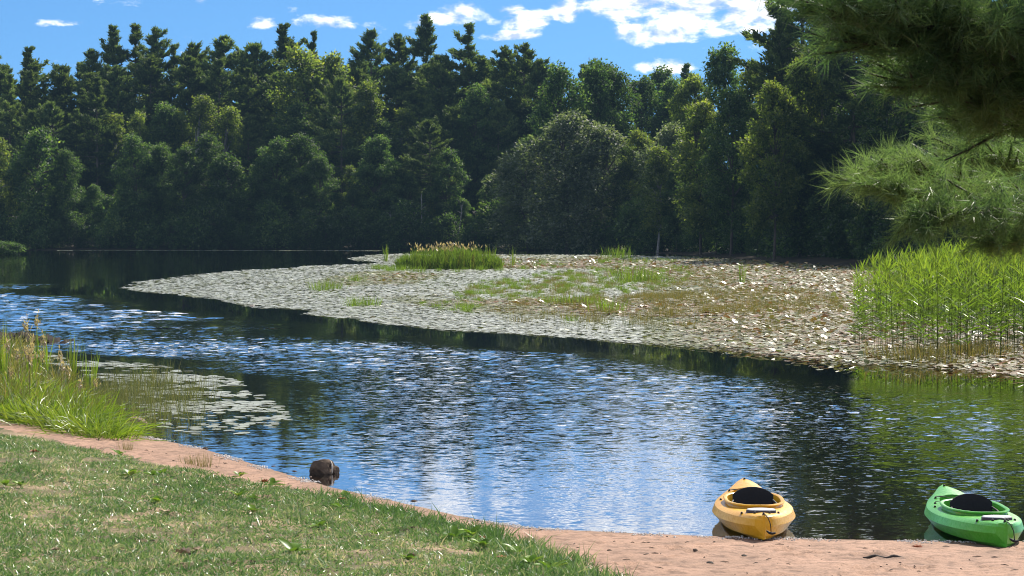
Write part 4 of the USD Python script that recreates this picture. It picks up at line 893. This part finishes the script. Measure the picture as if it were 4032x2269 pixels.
# fallen leaves
def leaf_mesh(seed, L):
    r = rng(seed); s = np.linspace(0, 1, 7); wid = L * .36 * np.sin(s * PI) ** .7 * (1 + .25 * np.sin(s * 22)) + .001
    curl = r.uniform(.3, .9)
    V = np.stack([np.column_stack([(s - .5) * L, e * wid, .012 + np.abs(e) ** 1.5 * wid * curl + L * .25 * (s - .5) ** 2]) for e in (-1, -.5, 0, .5, 1)], 1).reshape(-1, 3)
    return MB().add(V, grid_faces(7, 5))
for k, (a, b, L, mt_, lab) in enumerate([(135, 1790, .13, 'leaf_orange', 'bright rust-red fallen leaf on the upper left lawn'), (1042, 1916, .09, 'leaf_orange', 'brown fallen leaf at the lawn edge below the rock'), (1345, 1978, .11, 'leaf_orange', 'orange fallen leaf by the sand edge weeds'), (1895, 2132, .10, 'leaf_orange', 'rust fallen leaf in the dense grass fringe'), (1970, 2208, .12, 'leaf_orange', 'orange-brown curled leaf low in the grass fringe'), (2255, 2225, .07, 'leaf_orange', 'small rust leaf at the tip of the lawn'),
      (3610, 2166, .11, 'leaf_orange', 'red-brown curled leaf lying on the sand left of the green kayak'), (250, 1898, .10, 'leaf_tan', 'pale tan leaf on the left lawn'), (720, 2190, .14, 'leaf_tan', 'long pale dead leaf in the bare patch of the lawn'), (770, 2186, .12, 'leaf_tan', 'second pale dead leaf at the right end of the bare patch'), (220, 2180, .08, 'leaf_tan', 'tan leaf near the bottom left of the lawn'), (1625, 2202, .08, 'leaf_tan', 'pale leaf at the bottom of the lawn centre'), (660, 2035, .09, 'leaf_tan', 'pale leaf below the yellow-green weed')]):
    q = hit(a, b); p = thing('fallen_leaf', lab, 'leaf', (q[0], q[1], float(sand_z(q[0], q[1])) + .012), R.uniform(0, 6), group='fallen leaves')
    put('blade', leaf_mesh(500 + k, L), mt_, str(p.GetPath()), smooth=True)

# ------------------------------------------------------------------ rocks, pebbles, driftwood
def rock(seed, size, sub=4, rough=.22, flat=0.0):
    m = trimesh.creation.icosphere(sub, 1.0); v = np.array(m.vertices); r = rng(seed); o = r.uniform(0, 50, 3)
    for k in range(9):   # flat facets
        nrm = unit(r.normal(0, 1, 3)); c = r.uniform(.72, .95); over = np.maximum(v @ nrm - c, 0); v = v - over[:, None] * nrm * .85
    d = meshkit.noise(v * 1.6 + o, 1) - .5 + .5 * (meshkit.noise(v * 4 + o, 2) - .5) + .2 * (meshkit.noise(v * 11 + o, 3) - .5)
    v = v * (1 + rough * d)[:, None] * np.asarray(size)
    return MB().add(v, m.faces)
q = P(1272, 1868); p = thing('boulder', 'dark rounded boulder with a pale vein standing in the shallow water', 'rock', (q[0], q[1] + .1, 0))
wpx = q[1] / FPX
put('stone', MB().tm(trimesh.Trimesh(*rock(801, (52 * wpx, .16, 47 * wpx)).arr()[:2], process=False).apply_translation([-.01, 0, .045])), 'rock_dark', str(p.GetPath()), smooth=True)
put('side_lump', MB().tm(trimesh.Trimesh(*rock(802, (20 * wpx, .09, 24 * wpx)).arr()[:2], process=False).apply_translation([.125, .06, .02])), 'rock_dark', str(p.GetPath()), smooth=True)
sv = np.array([[.105, -.085, .01], [.112, -.10, .06], [.105, -.06, .11], [.085, -.02, .145], [.05, .0, .16]])
put('pale_vein', MB().add(*tube(sv, [.010, .012, .013, .012, .008], 6)), 'rock_pale', str(p.GetPath()), smooth=True)
q = hit(530, 1672); p = thing('stone', 'flat reddish-brown stone at the water edge beside the tussocks', 'rock', (q[0], q[1], .0), .2)
put('stone', rock(803, (.19, .16, .11)), 'rock_red', str(p.GetPath()), smooth=True)
pebs = [(808, 1768, .045, 'rock_dark', 'dark pebble at the water edge left of the white one'), (960, 1785, .030, 'pebble_white', 'white pebble in the shallow water left of the boulder'), (1058, 1822, .035, 'rock_dark', 'dark pebble at the water edge, upper of two'), (1076, 1836, .04, 'rock_dark', 'dark pebble on the wet sand, lower of two'), (1158, 1856, .045, 'rock_dark', 'flat dark pebble on the sand left of the boulder'), (1222, 1878, .03, 'rock_red', 'brown pebble at the left foot of the boulder'), (1630, 1973, .05, 'rock_dark', 'dark stone peeping over the grass at the waterline'),
        (2737, 2172, .028, 'rock_dark', 'dark bit of bark on the sand left of the yellow kayak'), (2735, 2162, .018, 'rock_dark', 'tiny dark pebble just above the bark bit'), (2795, 2218, .04, 'wood_dark', 'dark flat bit of bark low on the sand'), (2765, 2113, .02, 'pebble_white', 'pale pebble at the waterline left of the yellow kayak'), (2580, 2108, .02, 'pebble_white', 'white pebble at the waterline left of centre'), (2930, 2190, .03, 'wood_dark', 'brown scrap on the sand below the yellow kayak'), (2400, 2170, .025, 'rock_dark', 'dark speck of bark where the sand meets the lawn tip'), (620, 1735, .05, 'rock_pale', 'grey pebble on the wet edge right of the tussocks'), (590, 1725, .04, 'rock_pale', 'grey pebble nearest the tussocks')]
for k, (a, b, s, mt_, lab) in enumerate(pebs):
    q = hit(a, b); z0 = max(float(sand_z(q[0], q[1])), -.03)
    p = thing('pebble', lab, 'pebble', (q[0], q[1], z0), R.uniform(0, 6), group='pebbles and scraps on the beach')
    put('stone', rock(820 + k, (s, s * .8, s * .55), 2), mt_, str(p.GetPath()), smooth=True)
# pale grit thrown up along the waterline
R = rng(81); line = LineString(near[2:]); n = 5200
t = R.uniform(0, line.length, n); pp = shapely.line_interpolate_point(line, t); gx_, gy_ = shapely.get_x(pp), shapely.get_y(pp)
gy_ = gy_ + R.normal(-.10, .11, n); gx_ = gx_ + R.normal(0, .05, n); k = (shore(gx_, gy_) > -.25) & (fbm(gx_, gy_, 1.5, 83) > .42); gx_, gy_ = gx_[k], gy_[k]; n = len(gx_)
ico = trimesh.creation.icosphere(0); sz = R.uniform(.004, .013, n)
vv = ico.vertices[None] * (sz[:, None, None] * R.uniform(.6, 1.2, (n, 1, 3))) + np.stack([gx_, gy_, sand_z(gx_, gy_) + .002], 1)[:, None]
gr = MB().add(vv.reshape(-1, 3), (np.arange(n)[:, None, None] * len(ico.vertices) + ico.faces[None]).reshape(-1, 3))
tag(put('shore_grit', gr, 'pebble_white'), 'pale grit and tiny shells washed up along the waterline', 'gravel', kind='stuff')
# dark litter on the sand
n = 900; gx_, gy_ = R.uniform(-6, 7, n), R.uniform(14, 30, n); sh = shore(gx_, gy_); k = (sh > .12) & (sh < 6) & ~shapely.contains_xy(LAWN, gx_, gy_); gx_, gy_ = gx_[k], gy_[k]; n = len(gx_)
lt = MB()
for i in range(n):
    L = R.uniform(.008, .05) * R.random() ** .5; a = R.uniform(0, PI); z0 = float(sand_z(gx_[i], gy_[i])) + .004; d = np.array([math.cos(a), math.sin(a), 0]) * L
    c = np.array([gx_[i], gy_[i], z0]); lt.add(*tube([c - d, c + [0, 0, .003], c + d], [.002, R.uniform(.003, .006), .0015], 4))
tag(put('beach_litter', lt, 'wood_dark'), 'tiny dark twigs and needles strewn over the sand', 'litter', kind='stuff')
q = hit(3475, 2197); p = thing('driftwood', 'long dark sunken piece of rotten wood in the sand below the green kayak', 'driftwood', (q[0], q[1], float(sand_z(q[0], q[1]))))
for k, (x0, L, h) in enumerate([(-.07, .10, .022), (.10, .09, .020)]):
    s = np.linspace(-1, 1, 9)[:, None]; put('wood_piece', MB().add(*tube(np.hstack([x0 + s * L, .012 * np.sin(s * 3 + k), .008 + .006 * np.cos(s * 5)]), h * np.sqrt(1.02 - s[:, 0] ** 2), 7)), 'wood_dark', str(p.GetPath()), smooth=True)
# brown dry weed tufts on the sand strip
for a, b, s, lab in [(800, 1838, .42, 'brown dried weed tuft on the sand strip left of the boulder'), (745, 1828, .3, 'small dry tuft left of the brown one on the sand strip'), (500, 1772, .3, 'dry tuft at the start of the sand strip')]:
    q = hit(a, b); copy(CL_RED[0], 'dry_tuft', lab, 'weed', (q[0], q[1], float(sand_z(q[0], q[1]))), 1.0, (s * .45, s * .45, s * .75))

# ------------------------------------------------------------------ kayaks
def make_kayak(name, label, col, near_tip, heading, tilt_deg, roll):
    L, B = 2.85, .395
    k = thing(name, label, 'kayak')
    path = str(k.GetPath())
    k_x = UsdGeom.Xformable(k); k_x.ClearXformOpOrder()
    k_x.AddTranslateOp(opSuffix='place').Set(Gf.Vec3d(*map(float, near_tip))); k_x.AddRotateZOp(opSuffix='yaw').Set(math.degrees(heading)); k_x.AddRotateYOp(opSuffix='trim').Set(tilt_deg); k_x.AddRotateXOp(opSuffix='roll').Set(roll)
    hw = lambda t: B * np.sin(PI * np.clip(t, 0, 1)) ** .62 + .013
    zk = lambda t: .035 * np.abs(2 * t - 1) ** 3
    zg = lambda t: .205 + .020 * np.abs(2 * t - 1) ** 2 + .05 * np.clip((t - .72) / .28, 0, 1) ** 1.5
    crown = lambda t: .035 + .03 * np.clip((t - .7) / .2, 0, 1)
    def rings(t0, t1, n, inset):
        V = []
        for t in np.linspace(t0, t1, n):
            w = max(hw(t) - inset, .004); a, g = zk(t) + inset, zg(t) - inset * .4
            nar = 1 - .30 * np.exp(-(t / .05) ** 2) - .30 * np.exp(-((1 - t) / .05) ** 2)
            half = [(0, a), (.48 * w * nar, a + .006), (.78 * w * nar, a + .040 * (g - a) / .2), (1.0 * w, a + .135 * (g - a) / .2), (.935 * w, g), (.80 * w, g + .026), (.60 * w, g + crown(t))]
            ctr = (0, g + crown(t) + .012)
            ring = half + [ctr] + [(-y_, z_) for y_, z_ in half[:0:-1]]
            V.append(np.array([[t * L, y_, z_] for y_, z_ in ring]))
        return np.array(V)
    def solid(V):
        n, m, _ = V.shape; v = V.reshape(-1, 3); f = []
        for i in range(n - 1):
            for j in range(m):
                a, b, c, d = i * m + j, i * m + (j + 1) % m, (i + 1) * m + (j + 1) % m, (i + 1) * m + j
                f += [[a, c, b], [a, d, c]]
        v = np.vstack([v, V[0].mean(0), V[-1].mean(0)])
        for j in range(m):
            f += [[n * m, j, (j + 1) % m], [n * m + 1, (n - 1) * m + (j + 1) % m, (n - 1) * m + j]]
        tm = trimesh.Trimesh(v, f, process=False)
        if tm.volume < 0: tm.invert()
        return m3.Manifold(m3.Mesh(np.asarray(tm.vertices, np.float32), np.asarray(tm.faces, np.uint32)))
    def oval(cx, a, b, n_=2.5, k_=56, egg=.10):
        th = np.linspace(0, 2 * PI, k_, endpoint=False); c_, s_ = np.cos(th), np.sin(th)
        return np.stack([cx + a * np.sign(c_) * np.abs(c_) ** (2 / n_), b * np.sign(s_) * np.abs(s_) ** (2 / n_) * (1 + egg * c_)], 1)
    outer = solid(rings(0, 1, 49, 0)); inner = solid(rings(.17, .90, 36, .016))
    CX, CA, CB = 1.30, .56, .265
    cut = m3.Manifold.extrude(m3.CrossSection([oval(CX, CA, CB)]), 1.0).translate([0, 0, .12])
    tank = m3.Manifold.extrude(m3.CrossSection([oval(2.16, .22, .17, 3.2, egg=-.25)]), .5).translate([0, 0, .14])
    shell = outer - inner - cut
    well = (m3.Manifold.extrude(m3.CrossSection([oval(2.16, .235, .185, 3.2, egg=-.25)]), .4).translate([0, 0, .125]) ^ outer)
    shell = (shell + well) - tank
    put('hull', MB().tm(shell), col, path, smooth=7)
    # coaming: a raised wall with a rounded lip
    ov = oval(CX, CA, CB); zr = np.interp(ov[:, 0] / L, [0, .2, .45, .65, 1], [.255, .258, .250, .268, .28])
    prof = [(-.004, -.05), (.014, -.05), (.010, .010), (.030, .016), (.034, .026), (.026, .034), (.004, .034), (-.006, .026)]
    nx = unit(np.stack([np.gradient(np.r_[ov[-1:, 1], ov[:, 1], ov[:1, 1]])[1:-1], -np.gradient(np.r_[ov[-1:, 0], ov[:, 0], ov[:1, 0]])[1:-1]], 1))
    V = np.stack([np.column_stack([ov + nx * o_, zr + z_]) for o_, z_ in prof], 1); n_, m_ = V.shape[:2]
    i, j = np.meshgrid(np.arange(n_), np.arange(m_), indexing='ij'); f4 = np.stack([i * m_ + j, ((i + 1) % n_) * m_ + j, ((i + 1) % n_) * m_ + (j + 1) % m_, i * m_ + (j + 1) % m_], -1).reshape(-1, 4)
    put('coaming', MB().add(V.reshape(-1, 3), f4), col, path, smooth=40)
    # seat: padded backrest that bows around the paddler, pan, side straps
    W_, Hh = .205, .235; u = np.linspace(-1, 1, 19); v_ = np.linspace(0, 1, 11); fr, bk = [], []
    for a in u:
        for b in v_:
            top = Hh * (1 - .30 * abs(a) ** 2.4); z_ = b * top; half = W_ * (.84 + .16 * math.sin(min(1, b * 1.25) * PI / 2))
            x_ = -.07 * a * a + .06 * b; pad = .018 * (1 - a ** 4) * math.sin(PI * min(max(b, .02), .98)) ** .5
            fr.append([x_ - pad, a * half, z_]); bk.append([x_ + .022, a * half, z_])
    nu, nv = 19, 11; q4 = grid_faces(nu, nv); rim = [i * nv for i in range(nu)] + [(nu - 1) * nv + j for j in range(1, nv)] + [i * nv + nv - 1 for i in range(nu - 2, -1, -1)] + [j for j in range(nv - 2, 0, -1)]
    N = nu * nv; sidef = [[rim[i], rim[(i + 1) % len(rim)], rim[(i + 1) % len(rim)] + N, rim[i] + N] for i in range(len(rim))]
    bv = np.vstack([fr, bk]) + [1.50, 0, .145]
    put('backrest', MB().add(bv, np.vstack([q4, q4[:, ::-1] + N, sidef])), 'black_fabric', path, smooth=40)
    pan = m3.Manifold.hull(m3.Manifold.sphere(.03, 16).translate([1.10, .15, .08]) + m3.Manifold.sphere(.03, 16).translate([1.10, -.15, .08]) + m3.Manifold.sphere(.04, 16).translate([1.48, .17, .09]) + m3.Manifold.sphere(.04, 16).translate([1.48, -.17, .09]))
    put('seat', MB().tm(pan), 'black_fabric', path, smooth=40)
    for sgn in (-1, 1):
        pts_ = np.array([[1.46, sgn * .195, .26], [1.36, sgn * .225, .235], [1.22, sgn * .235, .20], [1.12, sgn * .235, .175]])
        put('strap', MB().add(*tube(pts_, .011, 5)), 'black_rubber', path, smooth=True)
    # round hatch
    hz = float(zg(.135) + crown(.135)) + .004
    th = np.linspace(0, 2 * PI, 40, endpoint=False)
    def disc(a, b, z0, z1, rnd):
        pr = [(1, z0), (1, z1 - rnd), (1 - rnd / b * .4, z1 - rnd * .25), (1 - rnd / b * 1.2, z1), (0.01, z1 + .002)]
        V_ = np.stack([np.column_stack([.385 + a * r_ * np.cos(th), b * r_ * np.sin(th), np.full(40, z_)]) for r_, z_ in pr], 0)
        return MB().add(V_.reshape(-1, 3), np.array([[i * 40 + j, i * 40 + (j + 1) % 40, (i + 1) * 40 + (j + 1) % 40, (i + 1) * 40 + j] for i in range(4) for j in range(40)]))
    put('hatch', disc(.105, .143, hz - .03, hz + .024, .006), 'hatch_side', path, smooth=40)
    put('hatch_lid', disc(.098, .136, hz + .018, hz + .033, .008), 'hatch_grey', path, smooth=40)
    # carrying toggle on its cord at the near end
    sg = -1
    topz = float(zg(.0) + .03)
    cord = np.array([[.055, .0, topz + .012], [.01, .0 + sg * .012, topz + .02], [-.03, sg * .035, topz - .005], [-.052, sg * .055, topz - .06], [-.056, sg * .06, topz - .115], [-.055, sg * .062, topz - .140]])
    tt = np.linspace(0, 5, 26); cd = np.stack([np.interp(tt, np.arange(6), cord[:, i]) for i in range(3)], 1)
    cd[1:-1] = (cd[:-2] + cd[1:-1] * 2 + cd[2:]) / 4
    put('cord', MB().add(*tube(cd, .0048, 6)), 'black_rubber', path, smooth=True)
    s = np.linspace(-1, 1, 11); hv = np.column_stack([np.full(11, -.055) + .01 * s, sg * .062 + s * .042, topz - .15 + .016 * s * s + .008 * s])
    put('handle', MB().add(*tube(hv, .0125 * np.sqrt(1.06 - s ** 2 * .8), 8)), 'black_rubber', path, smooth=True)
    fitting = lambda x_, y_, z_: put('fitting', MB().tm(m3.Manifold.hull(m3.Manifold.sphere(.010, 10).translate([x_ - .008, y_, z_]) + m3.Manifold.sphere(.010, 10).translate([x_ + .008, y_, z_]) + m3.Manifold.cylinder(.012, .014, .012, 10).translate([x_, y_, z_ - .014]))), 'black_rubber', path, smooth=40)
    fz = lambda t, y_: float(np.interp(abs(y_) / hw(t), [0, .6, .80, .935], [zg(t) + crown(t) + .012, zg(t) + crown(t), zg(t) + .026, zg(t)])) + .008
    for t, y_ in [(.085, .07), (.085, -.07), (.02, .0), (.70, .25), (.70, -.25), (.80, .19), (.80, -.19), (.975, .0), (.60, .31), (.60, -.31), (.13, .185), (.13, -.165)]:
        fitting(t * L, y_, fz(t, y_))
    for (t0, y0, t1, y1) in [(.70, .25, .80, -.19), (.70, -.25, .80, .19), (.80, .19, .80, -.19)]:
        a, b = np.array([t0 * L, y0, fz(t0, y0) + .012]), np.array([t1 * L, y1, fz(t1, y1) + .012])
        put('bungee', MB().add(*tube([a, (a + b) / 2 + [0, 0, .004], b], .0035, 5)), 'black_rubber', path)
    return k

make_kayak('kayak', 'yellow plastic kayak with a black seat, beached bow first at the waterline', 'yellow_plastic', (2.37, 21.42, .0), PI / 2 - .035, .9, 0)
make_kayak('kayak', 'green plastic kayak with a black seat, beached at the right edge', 'green_plastic', (4.51, 20.78, .015), PI / 2 + .015, 1.2, 0)

# ------------------------------------------------------------------ the near pine on the right
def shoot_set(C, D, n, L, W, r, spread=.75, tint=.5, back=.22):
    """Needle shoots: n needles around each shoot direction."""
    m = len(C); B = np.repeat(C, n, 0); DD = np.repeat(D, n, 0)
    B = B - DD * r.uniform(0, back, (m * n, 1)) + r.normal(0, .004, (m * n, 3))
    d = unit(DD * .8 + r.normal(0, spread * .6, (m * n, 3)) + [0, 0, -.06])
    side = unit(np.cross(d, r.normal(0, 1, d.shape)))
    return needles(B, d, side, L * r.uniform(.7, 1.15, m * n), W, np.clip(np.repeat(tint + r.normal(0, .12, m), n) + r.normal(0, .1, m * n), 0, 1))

np_ = thing('near_pine', 'near white pine whose sunlit and shaded boughs hang in from the right edge', 'tree', (5.4, 11.2, ground_z(5.4, 11.2)))
NP = np.array([5.4, 11.2, ground_z(5.4, 11.2)]); npath = str(np_.GetPath())
s = np.linspace(0, 1, 12)[:, None]
put('trunk', MB().add(*tube(s * [.25, .1, 17], np.linspace(.27, .05, 12), 10)), 'bark', npath, smooth=True)
R = rng(91)
def bough(path_pts, twigs, shoots, fan, needle=.105, per=46, wid=.0030, tint=.5, droop=.0, seed=0, thick=.022):
    r = rng(900 + seed); p = np.asarray(path_pts, float); t0 = np.linspace(0, 1, len(p)); tt = np.linspace(0, 1, 24)
    ax = np.stack([np.interp(tt, t0, p[:, i]) for i in range(3)], 1)
    for _ in range(3): ax[1:-1] = (ax[:-2] + 2 * ax[1:-1] + ax[2:]) / 4
    wood = MB().add(*tube(ax - NP, np.linspace(thick, .005, 24), 6)); C, D = [], []
    for k in range(twigs):
        u = r.uniform(.30, 1.0); b = np.array([np.interp(u, tt, ax[:, i]) for i in range(3)]); ta = unit(np.array([np.interp(min(u + .05, 1), tt, ax[:, i]) - np.interp(u - .05, tt, ax[:, i]) for i in range(3)]))
        lat = unit(np.cross(ta, [0, 0, 1.0])) * (1 if r.random() < .5 else -1)
        Lt = fan * r.uniform(.45, 1.1) * (1.15 - .55 * u)
        d = unit(ta * r.uniform(.5, 1.1) + lat * r.uniform(.3, 1.0) + np.array([0, 0, r.normal(.06, .22) - droop]))
        q = np.stack([b + d * Lt * v + np.array([0, 0, .10 * Lt * v * v]) for v in (0, .33, .66, 1)])
        wood.add(*tube(q - NP, [.007, .006, .0045, .003], 4, cap=False))
        for e in range(shoots):
            v = 1.0 if e == 0 else r.uniform(.25, .95); c = np.array([np.interp(v, (0, .33, .66, 1), q[:, i]) for i in range(3)])
            dd = unit(d + r.normal(0, .42, 3) + [0, 0, .10 - droop])
            c = c + dd * (r.uniform(.03, .10) if e else .05)
            C.append(c); D.append(dd)
    for u in np.linspace(.55, 1, 10):
        b = np.array([np.interp(u, tt, ax[:, i]) for i in range(3)]); C.append(b); D.append(unit(ax[-1] - ax[-4] + r.normal(0, .15, 3)))
    C, D = np.array(C), np.array(D)
    put('branch', wood, 'twig', npath, smooth=True)
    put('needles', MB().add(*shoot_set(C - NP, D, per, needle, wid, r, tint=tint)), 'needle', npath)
A = lambda px_, py_, d: at(px_, py_, d)
# sunlit boughs
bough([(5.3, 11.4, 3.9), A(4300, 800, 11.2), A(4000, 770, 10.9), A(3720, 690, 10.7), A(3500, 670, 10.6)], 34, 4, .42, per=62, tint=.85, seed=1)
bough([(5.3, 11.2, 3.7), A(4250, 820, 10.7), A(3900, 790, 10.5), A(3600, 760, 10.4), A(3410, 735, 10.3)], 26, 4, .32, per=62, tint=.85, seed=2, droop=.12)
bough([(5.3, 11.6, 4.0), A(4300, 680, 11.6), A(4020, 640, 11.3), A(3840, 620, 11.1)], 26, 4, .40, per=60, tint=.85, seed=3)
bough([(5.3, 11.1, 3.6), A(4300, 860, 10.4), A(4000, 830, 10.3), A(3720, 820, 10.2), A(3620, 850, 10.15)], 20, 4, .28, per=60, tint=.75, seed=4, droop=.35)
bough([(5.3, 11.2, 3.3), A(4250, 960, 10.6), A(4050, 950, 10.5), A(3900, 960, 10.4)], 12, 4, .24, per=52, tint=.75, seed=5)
# shaded boughs above, nearer
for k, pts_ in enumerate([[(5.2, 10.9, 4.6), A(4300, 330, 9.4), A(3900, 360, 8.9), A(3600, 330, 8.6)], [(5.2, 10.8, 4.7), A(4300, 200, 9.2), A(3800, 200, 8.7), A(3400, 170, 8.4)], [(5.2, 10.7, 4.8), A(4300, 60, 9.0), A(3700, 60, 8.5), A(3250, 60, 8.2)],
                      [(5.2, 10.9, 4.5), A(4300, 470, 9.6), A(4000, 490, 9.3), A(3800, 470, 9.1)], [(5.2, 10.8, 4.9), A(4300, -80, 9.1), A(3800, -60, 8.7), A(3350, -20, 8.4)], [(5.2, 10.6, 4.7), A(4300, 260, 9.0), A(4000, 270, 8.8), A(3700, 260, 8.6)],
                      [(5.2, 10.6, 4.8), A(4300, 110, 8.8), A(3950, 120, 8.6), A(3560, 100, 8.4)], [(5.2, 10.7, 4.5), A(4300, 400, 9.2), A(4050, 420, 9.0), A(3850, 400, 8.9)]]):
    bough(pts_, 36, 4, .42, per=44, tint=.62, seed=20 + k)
# crown above: it casts the shade
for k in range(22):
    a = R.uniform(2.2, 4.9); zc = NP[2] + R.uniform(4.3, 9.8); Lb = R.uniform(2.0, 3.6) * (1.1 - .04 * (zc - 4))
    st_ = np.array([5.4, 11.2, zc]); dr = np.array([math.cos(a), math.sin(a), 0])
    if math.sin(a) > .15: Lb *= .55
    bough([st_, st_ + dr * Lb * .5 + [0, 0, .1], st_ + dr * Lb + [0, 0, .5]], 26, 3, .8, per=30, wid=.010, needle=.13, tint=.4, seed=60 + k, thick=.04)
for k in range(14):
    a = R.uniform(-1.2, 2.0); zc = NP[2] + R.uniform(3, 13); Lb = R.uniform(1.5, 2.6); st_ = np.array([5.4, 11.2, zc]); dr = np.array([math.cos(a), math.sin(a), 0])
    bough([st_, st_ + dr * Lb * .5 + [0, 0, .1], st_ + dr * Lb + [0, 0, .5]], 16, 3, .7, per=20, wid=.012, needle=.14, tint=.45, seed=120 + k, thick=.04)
